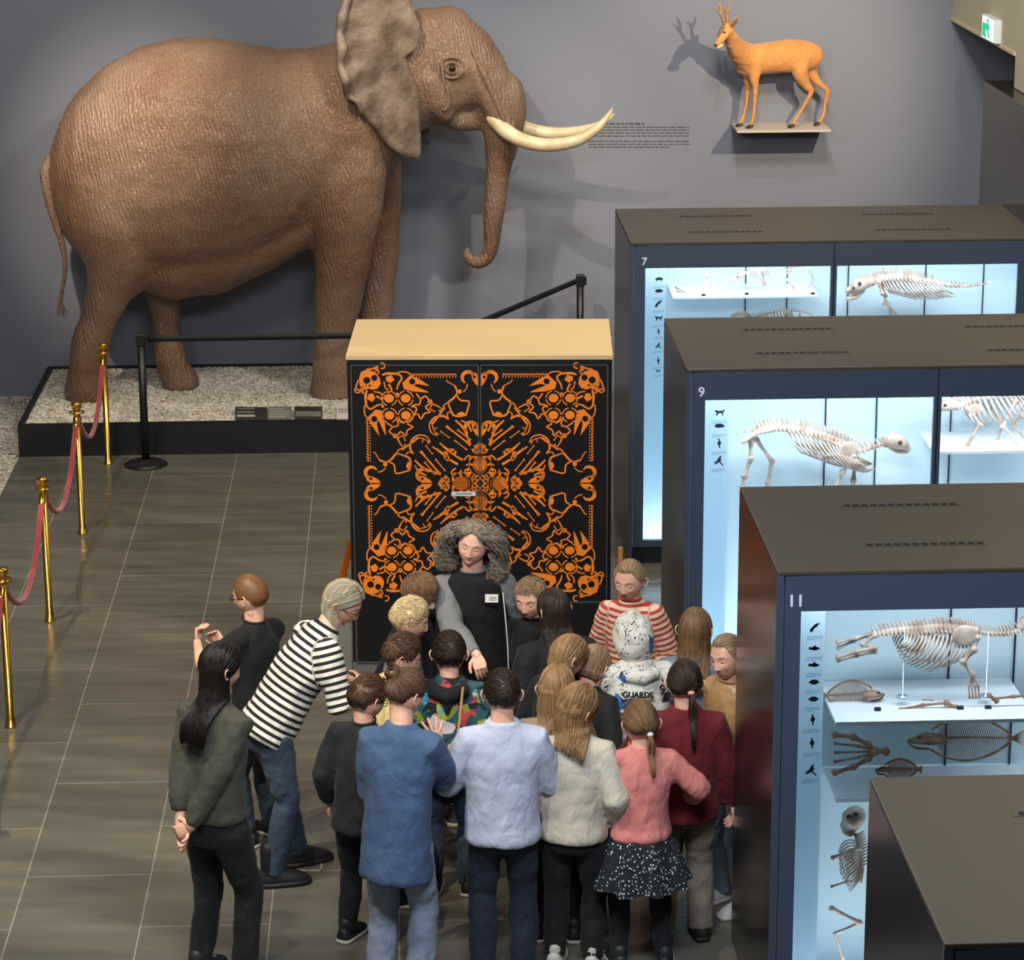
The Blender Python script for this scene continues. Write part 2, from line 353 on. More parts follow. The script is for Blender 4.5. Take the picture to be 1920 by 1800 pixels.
# ------------------------------------------------------------------ brass stanchions and red ropes
M_brass = mat('brass', (212, 165, 75), .22, 1.0); M_rope = mat('red_rope', (150, 28, 30), .75, bump=(140, .5, .01), sheen=.3)
SX = -2.378; SY = [21.65, 19.70, 17.66, 15.67, 13.68]
stand0 = None
nm = ['farthest brass rope stanchion, closest to the elephant platform', 'second brass rope stanchion from the elephant platform', 'third brass rope stanchion from the elephant platform', 'fourth brass rope stanchion from the platform, at the left picture edge']
def build_stanchion(y, label):
    t = empty('rope_stanchion', (SX, y, 0), label, 'stanchion', 'brass stanchions')
    MB().lathe((0, 0, 0), [(.0, 0), (.036, 0), (.036, .008), (.029, .012), (.029, .06), (.024, .065), (.024, .90)]).build('post', M_brass, t)
    MB().lathe((0, 0, 0), [(.021, .90), (.027, .905), (.027, .925), (.021, .93), (.021, .945), (.034, .957), (.040, .99), (.040, 1.0), (.0, 1.004)]).build('cap', M_brass, t)
    mb = MB()
    for s in (-1, 1): mb.tube([(0.0, s*.025, .905), (0, s*.04, .91), (0, s*.05, .90), (0, s*.048, .885)], .006, 6)
    mb.rings([[(.052*math.cos(a)+.006*math.cos(b)*math.cos(a), .052*math.sin(a)+.006*math.cos(b)*math.sin(a), .93+.006*math.sin(b)) for b in [2*PI*k/6 for k in range(6)]] for a in [2*PI*j/20 for j in range(20)]], closed=True)
    mb.build('ring_collar', M_brass, t); return t
def copy_tree(o, parent=None):
    c = o.copy(); scn.collection.objects.link(c); c.parent = parent
    for ch in [x for x in scn.objects if x.parent == o]: copy_tree(ch, c)
    return c
st0 = build_stanchion(SY[0], nm[0])
for y, l in zip(SY[1:5], nm[1:]+['nearest brass rope stanchion, carrying the last rope end left of the picture']):
    c = copy_tree(st0); c.location = (SX, y, 0); c['label'] = l
rl = ['red velvet rope sagging between the first and second stanchions by the platform', 'red velvet rope sagging between the second and third brass stanchions', 'red velvet rope sagging between the third and fourth brass stanchions', 'red velvet rope end hanging below the fourth stanchion at the left edge']
for k in range(4):
    y0, y1 = SY[k], SY[k+1]; t = empty('barrier_rope', (SX, (y0+y1)/2, .6), rl[k], 'rope', 'red barrier ropes')
    L = (y0-y1)-.1; P = [(0, L/2*(-1+2*i/30), .885-.6-.36*(1-(-1+2*i/30)**2)**1.0) for i in range(31)]
    mb = MB(); mb.tube(P, .019, 10); mb.build('rope', M_rope, t)
    for s in (0, -1):
        d = (Vector(P[1])-Vector(P[0])).normalized() if s == 0 else (Vector(P[-2])-Vector(P[-1])).normalized(); q0 = Vector(P[s])
        mb = MB(); mb.tube([q0-d*.01, q0+d*.06], .0235, 12); mb.build('end_fitting', M_brass, t)
# ------------------------------------------------------------------ black belt barriers
def belt_post(x, y, h, label, gid='belt barrier posts'):
    t = empty('belt_barrier_post', (x, y, 0), label, 'barrier post', gid)
    MB().lathe((0, 0, 0), [(0, 0), (.17, 0), (.175, .012), (.15, .028), (.05, .036), (.035, .05), (0, .05)]).build('base', M_metalblack, t)
    MB().lathe((0, 0, 0), [(0, .03), (.032, .03), (.032, h-.06), (0, h-.06)]).build('post', M_metalblack, t)
    mb = MB(); mb.box((-.036, -.036, h-.1), (.036, .036, h)); mb.box((.03, -.02, h-.09), (.055, .02, h-.015)); mb.build('belt_head', M_metalblack, t, bevel=.006)
    return t
belt_post(-2.07, 21.6, 1.09, 'black belt barrier post with round base in front of the platform')
p2 = aty(1088, 515, 23.6); belt_post(p2.x, 23.6, p2.z, 'black belt barrier post right of the trunk, partly behind the orange cabinet')
def belt(a, b, label):
    mb = MB(); n = 12; a, b = Vector(a), Vector(b); rs = []
    for i in range(n+1):
        p = a.lerp(b, i/n); s = .0*math.sin(PI*i/n); rs.append([p+Vector((0, 0, .025-s)), p+Vector((0, .003, .025-s)), p+Vector((0, .003, -.025-s)), p+Vector((0, 0, -.025-s))])
    mb.rings(rs); c = (a+b)/2; return tag(mb.build('barrier_belt', mat('black_webbing', (18, 18, 20), .7), origin=c), label, 'barrier belt', 'retractable belts')
belt((-2.03, 21.6, 1.045), (.37, 21.63, 1.045), 'black retractable belt crossing before the elephant legs')
belt((.43, 21.67, 1.04), (p2.x-.03, 23.57, p2.z-.05), 'black retractable belt slanting up to the post behind the orange cabinet')
belt_post(.40, 21.63, 1.09, 'black belt barrier post hidden behind the orange patterned cabinet')

# ------------------------------------------------------------------ mounted elephant
def skin_mat():
    m = bpy.data.materials.new('elephant_skin'); m.use_nodes = True; q = NT(m)
    tc = q.add('ShaderNodeTexCoord'); nz = q.add('ShaderNodeTexNoise'); nz.inputs['Scale'].default_value = 1.1; nz.inputs['Detail'].default_value = 6
    q.l(tc.outputs['Object'], nz.inputs['Vector'])
    rp = q.add('ShaderNodeValToRGB'); e = rp.color_ramp.elements; e[0].position = .35; e[1].position = .68
    e[0].color = lin((118, 86, 64)); e[1].color = lin((142, 118, 98))
    q.l(nz.outputs['Fac'], rp.inputs[0])
    # warped wrinkle network, stretched vertically
    mp = q.add('ShaderNodeMapping'); mp.inputs['Scale'].default_value = (1, 1, .42); mp.inputs['Rotation'].default_value = (0, .35, 0)
    n2 = q.add('ShaderNodeTexNoise'); n2.inputs['Scale'].default_value = 3; n2.inputs['Detail'].default_value = 3
    q.l(tc.outputs['Object'], n2.inputs['Vector'])
    vm = q.add('ShaderNodeVectorMath', operation='MULTIPLY_ADD'); vm.inputs[1].default_value = (.12, .12, .12)
    q.l(n2.outputs['Color'], vm.inputs[0]); q.l(tc.outputs['Object'], vm.inputs[2]); q.l(vm.outputs[0], mp.inputs[0])
    v1 = q.add('ShaderNodeTexVoronoi', feature='DISTANCE_TO_EDGE'); v1.inputs['Scale'].default_value = 56; q.l(mp.outputs[0], v1.inputs['Vector'])
    v2 = q.add('ShaderNodeTexVoronoi', feature='DISTANCE_TO_EDGE'); v2.inputs['Scale'].default_value = 26; q.l(mp.outputs[0], v2.inputs['Vector'])
    wv = q.add('ShaderNodeTexWave'); wv.wave_type = 'BANDS'; wv.bands_direction = 'X'; wv.inputs['Scale'].default_value = 10; wv.inputs['Distortion'].default_value = 7; wv.inputs['Detail'].default_value = 3; wv.inputs['Detail Scale'].default_value = 1.2
    q.l(mp.outputs[0], wv.inputs['Vector'])
    a1 = q.add('ShaderNodeMath', operation='MINIMUM'); a1.inputs[1].default_value = .12; q.l(v1.outputs[0], a1.inputs[0])
    a2 = q.add('ShaderNodeMath', operation='MINIMUM'); a2.inputs[1].default_value = .15; q.l(v2.outputs[0], a2.inputs[0])
    s1 = q.add('ShaderNodeMath', operation='MULTIPLY_ADD'); s1.inputs[1].default_value = 3.5; q.l(a1.outputs[0], s1.inputs[0])
    s2 = q.add('ShaderNodeMath', operation='MULTIPLY_ADD'); s2.inputs[1].default_value = 3; q.l(a2.outputs[0], s2.inputs[0]); q.l(s2.outputs[0], s1.inputs[2])
    s3 = q.add('ShaderNodeMath', operation='MULTIPLY'); s3.inputs[1].default_value = .8; q.l(wv.outputs['Fac'], s3.inputs[0]); q.l(s3.outputs[0], s2.inputs[2])
    bp = q.add('ShaderNodeBump'); bp.inputs['Strength'].default_value = .5; bp.inputs['Distance'].default_value = .013
    q.l(s1.outputs[0], bp.inputs['Height']); q.l(bp.outputs[0], q.b.inputs['Normal'])
    # darker tone in the creases
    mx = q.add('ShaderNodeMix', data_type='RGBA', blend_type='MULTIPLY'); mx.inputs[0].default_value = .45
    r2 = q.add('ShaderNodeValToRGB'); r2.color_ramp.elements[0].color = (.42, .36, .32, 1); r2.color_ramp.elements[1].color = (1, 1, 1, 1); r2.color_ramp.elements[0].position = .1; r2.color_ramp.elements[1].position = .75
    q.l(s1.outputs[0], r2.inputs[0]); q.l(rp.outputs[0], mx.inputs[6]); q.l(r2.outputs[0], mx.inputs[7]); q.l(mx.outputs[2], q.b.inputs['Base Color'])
    q.b.inputs['Roughness'].default_value = .42; q.b.inputs['Specular IOR Level'].default_value = .6
    return m
M_skin = skin_mat(); EY = 23.0
def E(x, y, dy=0): return aty(x, y, EY+dy)
def ering(cx, yt, yb, hw, n=28, tilt=0, pw=2.2, dy=0):
    """vertical ellipse section through picture column cx from row yt to yb"""
    T = E(cx+tilt, yt); Bt = E(cx-tilt, yb); c = (T+Bt)/2; hz = (T-Bt)/2; out = []
    for k in range(n):
        a = 2*PI*k/n; s, co = math.sin(a), math.cos(a)
        s = math.copysign(abs(s)**(2/pw), s); co = math.copysign(abs(co)**(2/pw), co)
        out.append(c+hz*s+Vector((0, hw*co+dy, 0)))
    return out
mb = MB()
mb.rings([ering(*r) for r in [(92, 292, 340, .06), (100, 262, 380, .22), (118, 215, 430, .38), (150, 168, 480, .52), (200, 120, 515, .62), (262, 86, 526, .70), (330, 71, 528, .74), (400, 70, 520, .76), (460, 80, 502, .76), (520, 93, 472, .72), (575, 90, 440, .66), (630, 80, 410, .62), (690, 76, 380, .55), (735, 85, 320, .46)]])
# lower belly inside the flank fold
mb.rings([ering(*r) for r in [(255, 380, 536, .40), (330, 380, 560, .50), (420, 380, 545, .50), (500, 370, 508, .48), (580, 350, 462, .44), (620, 340, 430, .4)]])
# neck and skull
mb.rings([ering(*r) for r in [(690, 70, 350, .50), (740, 50, 310, .44), (785, 30, 250, .38), (830, 16, 225, .34), (880, 32, 205, .30), (915, 62, 205, .27), (945, 110, 225, .22), (965, 165, 245, .16)]])
mb.ell(E(838, 78), (.27, .30, .30)); mb.ell(E(800, 60), (.22, .28, .2))
# jaw and cheek
for s in (-1, 1):
    mb.tube([E(800, 150, s*.26), E(822, 190, s*.25), E(832, 212, s*.2)], [.15, .13, .09], 14)
    mb.tube([E(880, 120, s*.2), E(912, 165, s*.2), E(935, 215, s*.18), E(950, 240, s*.18)], [.13, .12, .1, .085], 14)
    mb.tube([E(838, 120, s*.3), E(858, 135, s*.3)], [.05, .07], 12)
mb.tube([E(830, 200), E(870, 222), E(896, 232)], [.17, .13, .06], 16); mb.ell(E(908, 205), (.13, .14, .14))
# trunk
tp = [(940, 175), (946, 215), (941, 260), (937, 300), (931, 350), (926, 400), (923, 440), (918, 472), (905, 490), (888, 492), (877, 480), (876, 466)]
tr = [.20, .19, .155, .125, .10, .085, .075, .068, .06, .052, .045, .035]
pts = bez([E(x, y) for x, y in tp], 60); rad = interp(0, tr, 61)
rad = [r*(1+.022*math.sin(i*2.6)) if i > 14 else r for i, r in enumerate(rad)]
mb.tube(pts, rad, 18)
# legs: picture column/row of the axis, half width in metres
def leg(ax, dy, dys=None):
    P = [E(x, y, dy if dys is None else dys[i]) for i, (x, y, r) in enumerate(ax)]; P2 = bez(P, 36); rr = interp(0, [a[2] for a in ax], 37)
    mb.tube(P2, rr, 20, flat=1.0, up=(0, 1, 0))
leg([(235, 330, .46), (232, 420, .44), (225, 490, .34), (206, 545, .20), (184, 600, .155), (168, 645, .16), (162, 690, .155), (160, 722, .17), (160, 738, .18)], -.28, [-.2, -.22, -.25, -.28, -.28, -.27, -.25, -.2, -.16])
leg([(300, 380, .40), (305, 470, .33), (305, 545, .16), (312, 600, .125), (316, 650, .13), (325, 690, .14), (335, 708, .16), (338, 716, .165)], .3, [.25, .28, .28, .27, .22, .2, .2, .2])
leg([(655, 250, .34), (648, 330, .35), (645, 400, .31), (642, 470, .25), (636, 540, .21), (630, 600, .185), (626, 660, .175), (625, 705, .18), (624, 738, .20)], -.3, [-.22, -.28, -.3, -.3, -.29, -.27, -.25, -.2, -.16])
leg([(700, 280, .24), (718, 380, .16), (716, 450, .15), (712, 520, .14), (704, 600, .14), (700, 660, .15), (700, 715, .17)], .22, [.2, .25, .28, .28, .26, .24, .22])
# folds behind the shoulder and along the belly
for k, (x0, y0, x1, y1, r) in enumerate([(560, 215, 548, 400, .035), (585, 200, 566, 380, .03), (540, 260, 530, 390, .025), (603, 230, 585, 360, .02)]):
    mb.tube(bez([E(x0, y0, -.60), E((x0+x1)/2+6, (y0+y1)/2, -.64), E(x1, y1, -.58)], 10), r, 8)
body = fuse(mb, .026, 6, [(.35, .03), (.09, .012)])
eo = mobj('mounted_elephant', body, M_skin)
c0 = Vector((E(400, 745).x, EY, PZ)); body.transform(Matrix.Translation(-c0)); eo.location = c0
tag(eo, 'large mounted brown elephant with tusks standing on the gravel platform by the wall', 'elephant')
def EL(x, y, dy=0): return E(x, y, dy)-c0
# drop the feet onto the gravel exactly
zs = np.array([v.co.z for v in body.vertices]); 
for v in body.vertices:
    if v.co.z < .012: v.co.z = .004
# ears: curved leathery sheets
def ear(name, outline, dyf, thick):
    n = len(outline); cx = sum(p[0] for p in outline)/n; cy = sum(p[1] for p in outline)/n; rings = 9
    front, backv = [], []
    ptsr = []
    ol = [(p.x, p.z) for p in bez([Vector((x, 0, y)) for x, y in outline+[outline[0]]], 90)][:-1]; n = len(ol)
    for j in range(rings+1):
        t = j/rings
        ptsr.append([(cx+(x-cx)*t, cy+(y-cy)*t) for x, y in ol])
    mb = MB(); vs = []
    for side in (0, 1):
        for j, rg in enumerate(ptsr):
            for k, (x, y) in enumerate(rg):
                d = dyf(x, y, j/rings)+side*thick*(1 if j < rings else .4); vs.append(EL(x, y, d))
    m1 = (rings+1)*n; fs = []
    for j in range(rings):
        for k in range(n):
            l = (k+1) % n
            fs.append((j*n+k, (j+1)*n+k, (j+1)*n+l, j*n+l)); fs.append((m1+j*n+k, m1+j*n+l, m1+(j+1)*n+l, m1+(j+1)*n+k))
    for k in range(n): l = (k+1) % n; fs.append((rings*n+k, m1+rings*n+k, m1+rings*n+l, rings*n+l))
    mb.addm(vs, fs); o = mb.build(name, M_ear, eo); return o
M_ear = mat('ear_skin', (96, 80, 68), .55, bump=(16, .6, .02), var=((142, 124, 108), 4.5, .25))
near = [(655, -12), (642, 30), (637, 62), (641, 90), (637, 120), (648, 150), (652, 178), (668, 190), (678, 212), (700, 238), (722, 266), (748, 288), (772, 299), (787, 297), (789, 262), (786, 215), (784, 175), (772, 140), (760, 105), (768, 98), (782, 88), (790, 60), (778, 25), (762, -20), (720, -45), (680, -35)]
def dn(x, y, t):
    u = (790-x)/150.; v = (y-60)/240.
    return -.43-.30*u-.06*max(0, v)+.05*math.sin(u*9+v*3)*min(1, max(0, u*1.5))*t+.035*math.sin(y*.11+x*.05)*t*max(0, u)+.10*max(0, v)**2*(1-u)
ear('ear', near, dn, .022)
far = [(770, 120), (768, 200), (782, 240), (795, 268), (803, 272), (806, 255), (803, 228), (795, 150)]
ear('ear', far, lambda x, y, t: .42, .03)
# folded rim of the near ear
mb = MB(); mb.tube(bez([EL(x, y, dn(x, y, 1)-.012) for x, y in near[:9]], 40), interp(0, [.03, .045, .03, .05, .03, .045, .03, .02, .015], 41), 8); mb.build('ear_rim', M_ear, eo)
# eye, wrinkle rings, mouth fold
mb = MB(); ec = EL(848, 128, -.385); mb.ell(ec, (.028, .02, .024)); mb.build('eye', mat('dark_glass_eye', (28, 18, 12), .15), eo)
mb = MB()
for r, w_ in ((.045, .011), (.085, .012)):
    for a0, a1 in ((.15, PI-.1), (PI+.3, 2*PI-.4)):
        mb.tube([ec+Vector((r*1.15*math.cos(a), .025+.3*(r-.05), r*math.sin(a))) for a in [a0+(a1-a0)*i/10 for i in range(11)]], interp(0, [.004, w_, .004], 11), 6)
for k in range(9):
    x = 775+k*7; mb.tube(bez([EL(x-6, 85+k*3, -.31), EL(x-4+3*math.sin(k), 130, -.36), EL(x+2, 165+3*k, -.33), EL(x+6, 185+(k % 3)*9, -.27)], 10), interp(0, [.004, .015, .012, .004], 11), 6)
mb.tube(bez([EL(822, 135, -.36), EL(818, 165, -.36), EL(822, 195, -.33), EL(834, 205, -.32), EL(842, 190, -.33), EL(838, 165, -.36)], 20), interp(0, [.012, .022, .022, .02, .014], 21), 8)
mb.tube(bez([EL(885, 95, -.30), EL(905, 135, -.31), EL(928, 185, -.28), EL(945, 225, -.26)], 14), interp(0, [.01, .03, .035, .02], 15), 8)
mb.build('face_folds', M_skin, eo)
# tusks
M_ivory = mat('ivory', (205, 178, 128), .38, var=((228, 212, 176), 9, .35), bump=(30, .1, .004))
def tusk(pp, dys, rr):
    mb = MB(); mb.tube(bez([EL(x, y, d) for (x, y), d in zip(pp, dys)], 40), interp(0, rr, 41), 14); mb.build('tusk', M_ivory, eo)
tusk([(925, 222), (950, 247), (985, 265), (1030, 272), (1080, 264), (1118, 242), (1140, 217), (1148, 204)], [-.2, -.26, -.34, -.40, -.44, -.42, -.38, -.36], [.062, .064, .06, .056, .05, .038, .022, .007])
tusk([(955, 222), (985, 240), (1030, 250), (1075, 248), (1115, 238), (1140, 224), (1151, 214)], [.18, .22, .2, .14, .05, .0, -.02], [.06, .06, .056, .048, .036, .02, .006])
# tail
mb = MB(); tl = bez([EL(98, 300, -.05), EL(86, 322, -.1), EL(90, 360, -.14), EL(100, 405, -.16), EL(114, 448, -.16), EL(122, 490, -.16), EL(120, 525, -.16), EL(114, 552, -.16)], 36)
mb.tube(tl, interp(0, [.06, .052, .045, .036, .028, .022, .018, .014], 37), 10)
for k in range(40):
    a = random.uniform(-1, 1); mb.tube([tl[-3-random.randint(0, 7)], EL(112+a*5, 570, -.16+a*.02), EL(116+a*12, 582+random.uniform(0, 18), -.16+a*.03)], [.005, .004, .001], 4)
mb.build('tail', M_skin, eo)
# toenails on the near feet
M_nail = mat('toenail', (120, 106, 90), .5)
for fx, xs in ((160, (-30, -18, -4, 12, 26)), (624, (-34, -20, -4, 12, 28))):
    for k, dx in enumerate(xs):
        mb = MB(); a = dx/38.; mb.ell(EL(fx+dx, 738, -.16-.19*math.sqrt(max(0, 1-a*a))+.012), (.03, .018, .032)); mb.build('toenail', M_nail, eo)

# ------------------------------------------------------------------ roe deer on its wall shelf
DY = 23.72
def D(x, y, dy=0): return aty(x, y, DY+dy)
zs_ = D(1440, 238).z
sh = MB(); A0 = aty(1370, 236, 23.98); A1 = aty(1560, 236, 23.98); F0 = aty(1375, 241, 23.5); zt = zs_-.004
s0 = Vector((2.90, 0, 0)); mb = MB(); mb.box((2.93, 23.55, zt-.02), (3.74, YW, zt)); mb.v = [tuple(p) for p in mb.v]
so = mb.build('wall_shelf', mat('shelf_paint', (186, 172, 160), .6), origin=(3.33, 23.75, zt)); tag(so, 'slim pale wall shelf that carries the mounted roebuck', 'shelf')
M_fur = mat('deer_fur', (188, 124, 62), .8, bump=(120, .35, .006), var=((206, 142, 76), 6, .35), sheen=.2)
M_hoof = mat('hoof_black', (30, 26, 24), .4); M_furpale = mat('pale_fur', (222, 196, 160), .85); M_antler = mat('antler', (158, 118, 76), .6, bump=(60, .4, .004)); M_furgrey = mat('grey_fur', (110, 92, 76), .85)
mb = MB()
mb.rings([[D((t+b_)/2*0+x+0, 0)*0+((D(x, yt)+D(x, yb))/2+(D(x, yt)-D(x, yb))/2*math.sin(2*PI*k/20)+Vector((0, hw*math.cos(2*PI*k/20), 0))) for k in range(20)] for (x, yt, yb, hw, t, b_) in [(1543, 98, 108, .02, 0, 0), (1538, 88, 120, .06, 0, 0), (1525, 80, 130, .085, 0, 0), (1505, 74, 134, .10, 0, 0), (1480, 73, 136, .11, 0, 0), (1455, 76, 138, .12, 0, 0), (1430, 80, 139, .12, 0, 0), (1410, 82, 142, .11, 0, 0), (1395, 84, 144, .095, 0, 0), (1382, 90, 136, .07, 0, 0), (1378, 98, 125, .04, 0, 0)]])
mb.tube(bez([D(1402, 110, 0), D(1388, 98, -.08), D(1376, 82, -.17), D(1368, 66, -.25), D(1362, 56, -.29)], 14), interp(0, [.135, .105, .075, .058, .052], 15), 16)
hc = [(1364, 56, -.30), (1358, 62, -.34), (1352, 72, -.38), (1346, 81, -.41), (1343, 85, -.42)]
mb.tube(bez([D(x, y, d) for x, y, d in hc], 10), interp(0, [.055, .052, .038, .026, .018], 11), 14)
mb.ell(D(1366, 52, -.30), (.052, .05, .05))
def dleg(ax, d):
    mb.tube(bez([D(x, y, d+dd) for x, y, r, dd in ax], 22), interp(0, [a[2] for a in ax], 23), 12)
dleg([(1415, 115, .07, 0), (1414, 145, .05, 0), (1416, 165, .026, 0), (1414, 200, .017, 0), (1412, 222, .016, 0), (1406, 240, .018, 0)], -.06)
dleg([(1402, 120, .06, 0), (1402, 150, .04, 0), (1403, 170, .024, 0), (1397, 205, .016, 0), (1391, 225, .016, 0), (1385, 236, .018, 0)], .04)
dleg([(1508, 108, .075, .02), (1500, 135, .075, 0), (1512, 160, .04, 0), (1521, 172, .026, 0), (1512, 190, .018, 0), (1497, 215, .016, 0), (1484, 238, .018, 0)], -.06)
dleg([(1522, 112, .07, 0), (1522, 138, .05, 0), (1537, 158, .03, 0), (1551, 170, .024, 0), (1547, 195, .016, 0), (1543, 218, .015, 0), (1531, 236, .018, 0)], .05)
dm = fuse(mb, .0085, 9, [(.05, .010)])
do = mobj('mounted_roebuck', dm, M_fur); dc = Vector((3.33, DY, zt)); dm.transform(Matrix.Translation(-dc)); do.location = dc
for v in dm.vertices:
    if v.co.z < .008: v.co.z = .002
tag(do, 'mounted orange-brown roebuck with short antlers standing on the wall shelf', 'deer')
def DL(x, y, dy=0): return D(x, y, dy)-dc
for (x, y, dd) in ((1404, 236, -.06), (1384, 232, .04), (1482, 232, -.06), (1530, 232, .05)):
    mb = MB(); p = DL(x, y, dd); p.z = .004
    for s in (-.011, .011): mb.tube([p+Vector((.024, s, .022)), p+Vector((0, s, .012)), p+Vector((-.018, s, .007))], [.014, .014, .006], 8)
    mb.build('hoof', M_hoof, do)
for s, tip in ((-1, (1384, 32)), (1, (1356, 40))):
    mb = MB(); b0 = DL(1371, 50, -.32+s*.04)
    tp_ = DL(tip[0], tip[1], -.30+s*.08)
    if s > 0: continue
    ax = (tp_-b0); sd = Vector((.6, -.6, .4)).normalized(); rs = []
    for j in range(10):
        t = j/9; wv_ = .03*math.sin(PI*min(1, .12+t*.88))**.8; c = b0+ax*t
        rs.append([c+Vector((-.7, -.2, .6))*(wv_*math.cos(a))+Vector((0, -1, 0))*(.010*math.sin(a)-.012*math.cos(a)**2) for a in [2*PI*k/10 for k in range(10)]])
    mb.rings(rs); mb.build('ear', M_fur, do)
    mb = MB(); rs = []
    for j in range(8):
        t = .15+.75*j/7; wv_ = .018*math.sin(PI*t); c = b0+ax*t+Vector((0, -.013, 0)); rs.append([c+Vector((-.7, -.2, .6))*(wv_*math.cos(a))+Vector((0, -1, 0))*(.006*math.sin(a)) for a in [2*PI*k/8 for k in range(8)]])
    mb.rings(rs); mb.build('inner_ear', M_furgrey, do)
for pts_ in ([[(1358, 44, -0.33), (1353, 30, -0.35), (1347, 20, -0.36), (1343, 14, -0.37)], [(1352, 26, -0.35), (1350, 12, -0.35), (1346, 4, -0.35)]], [[(1364, 42, -0.28), (1362, 26, -0.28), (1367, 14, -0.27), (1366, 4, -0.27)], [(1363, 22, -0.28), (1357, 14, -0.30)]]):
    mb = MB()
    for q_ in pts_: mb.tube(bez([DL(*p) for p in q_], 10), interp(0, [.014, .011, .004], 11), 8)
    mb.build('antler', M_antler, do)
mb = MB(); mb.ell(DL(1358, 61, -0.388), (.013, .010, .011)); mb.build('eye', M_hoof, do)
mb = MB(); mb.ell(DL(1342, 85, -0.425), (.013, .015, .011)); mb.build('nose', M_hoof, do)
mb = MB(); mb.tube([DL(1346, 88, -0.405), DL(1352, 85, -0.395)], [.014, .018], 8); mb.build('white_chin', M_furpale, do)
mb = MB(); mb.tube(bez([DL(1355, 53, -0.355), DL(1351, 60, -0.380), DL(1347, 69, -0.400)], 6), [.022, .022, .02, .018, .016, .013, .01], 8); mb.build('face_patch', M_furgrey, do)

# ------------------------------------------------------------------ patterned cabinet
CW, CD, CH = 1.62, 1.02, 2.09
t = empty('display_cabinet', (-.327, 16.43, 0), 'black two-door cabinet with orange skull and bone pattern and tan top', 'cabinet', rz=R(-3.0))
M_tan = mat('tan_board', (206, 178, 132), .55, bump=(200, .05, .002)); M_cabblack = mat('cabinet_black', (15, 14, 17), .42); M_sil = mat('brushed_aluminium', (168, 172, 176), .3, .9)
M_orange = mat('orange_print', (234, 128, 34), .5); M_plinth = mat('grey_plinth', (112, 110, 104), .4)
MB().box((0, 0, .0), (CW, CD, .10)).build('plinth', M_plinth, t, bevel=.003)
mb = MB(); mb.box((.0, .012, .10), (CW, CD, CH-.03)); mb.build('carcass', M_cabblack, t)
MB().box((-.006, -.012, CH-.03), (CW+.006, CD, CH)).build('top_panel', M_tan, t, bevel=.003)
MB().box((0, -.006, CH-.055), (CW, .012, CH-.031)).build('front_rail', M_cabblack, t)
U = .001265; cxp, czp = CW/2, None
czp = aty(900, 905, 16.39).z; UV = (aty(900, 700, 16.39).z-aty(900, 1100, 16.39).z)/400/2.571*.95
doors = [MB(), MB()]
Zb, Zt = .105, CH-.058
doors[0].box((.022, -.012, Zb), (CW/2-.004, .010, Zt)); doors[1].box((CW/2+.004, -.012, Zb), (CW-.022, .010, Zt))
def put(poly, mi, lay):
    cx = sum(p[0] for p in poly)/len(poly); d = doors[0 if cx < 0 else 1]
    Q = [(cxp+p[0]*U, -.0125-.0006*lay, czp+p[1]*UV) for p in poly]
    A = sum(Q[i][0]*Q[(i+1) % len(Q)][2]-Q[(i+1) % len(Q)][0]*Q[i][2] for i in range(len(Q)))
    if A < 0: Q.reverse()
    Q = [(min(max(x, .03), CW-.03), y, z) for x, y, z in Q]
    d.addm(Q, [tuple(range(len(Q)))], mi, False)
def sym(poly, mi=1, lay=1, diag=True):
    for sx in (1, -1):
        for sy in (1, -1):
            put([(sx*a, sy*b) for a, b in poly], mi, lay)
            if diag: put([(sx*b, sy*a) for a, b in poly], mi, lay)
def stroke(pts, w_, mi=1, lay=1, diag=True, smooth=3):
    if smooth > 1 and len(pts) > 2: pts = [(p.x, p.y) for p in bez([Vector((a, b, 0)) for a, b in pts], (len(pts)-1)*smooth)]
    n = len(pts); L, Rr = [], []
    for i in range(n):
        a = pts[max(i-1, 0)]; b = pts[min(i+1, n-1)]; dx, dy = b[0]-a[0], b[1]-a[1]; l = math.hypot(dx, dy) or 1
        ww = (w_ if isinstance(w_, (int, float)) else np.interp(i/(n-1), np.linspace(0, 1, len(w_)), w_))/2*1.12
        L.append((pts[i][0]-dy/l*ww, pts[i][1]+dx/l*ww)); Rr.append((pts[i][0]+dy/l*ww, pts[i][1]-dx/l*ww))
    for i in range(n-1): sym([L[i], L[i+1], Rr[i+1], Rr[i]], mi, lay, diag)
def disc(a, b, r, mi=1, lay=1, diag=True, sy=1.0): sym([(a+r*math.cos(2*PI*k/14), b+r*sy*math.sin(2*PI*k/14)) for k in range(14)], mi, lay, diag)
def bone(a, b, w_=9):
    stroke([a, b], [w_*1.5, w_*.7, w_*.6, w_*.7, w_*1.5], smooth=1) if False else stroke([a, ((a[0]*3+b[0])/4, (a[1]*3+b[1])/4), ((a[0]+b[0])/2, (a[1]+b[1])/2), ((a[0]+b[0]*3)/4, (a[1]+b[1]*3)/4), b], [w_, w_*.6, w_*.75, w_*.6, w_], smooth=1)
    disc(a[0], a[1], w_*.75); disc(b[0], b[1], w_*.75)
def arc(a, b, r, t0, t1, w_, **k): stroke([(a+r*math.cos(R(t0+(t1-t0)*i/8)), b+r*math.sin(R(t0+(t1-t0)*i/8))) for i in range(9)], w_, smooth=1, **k)
D1 = dict(diag=False)
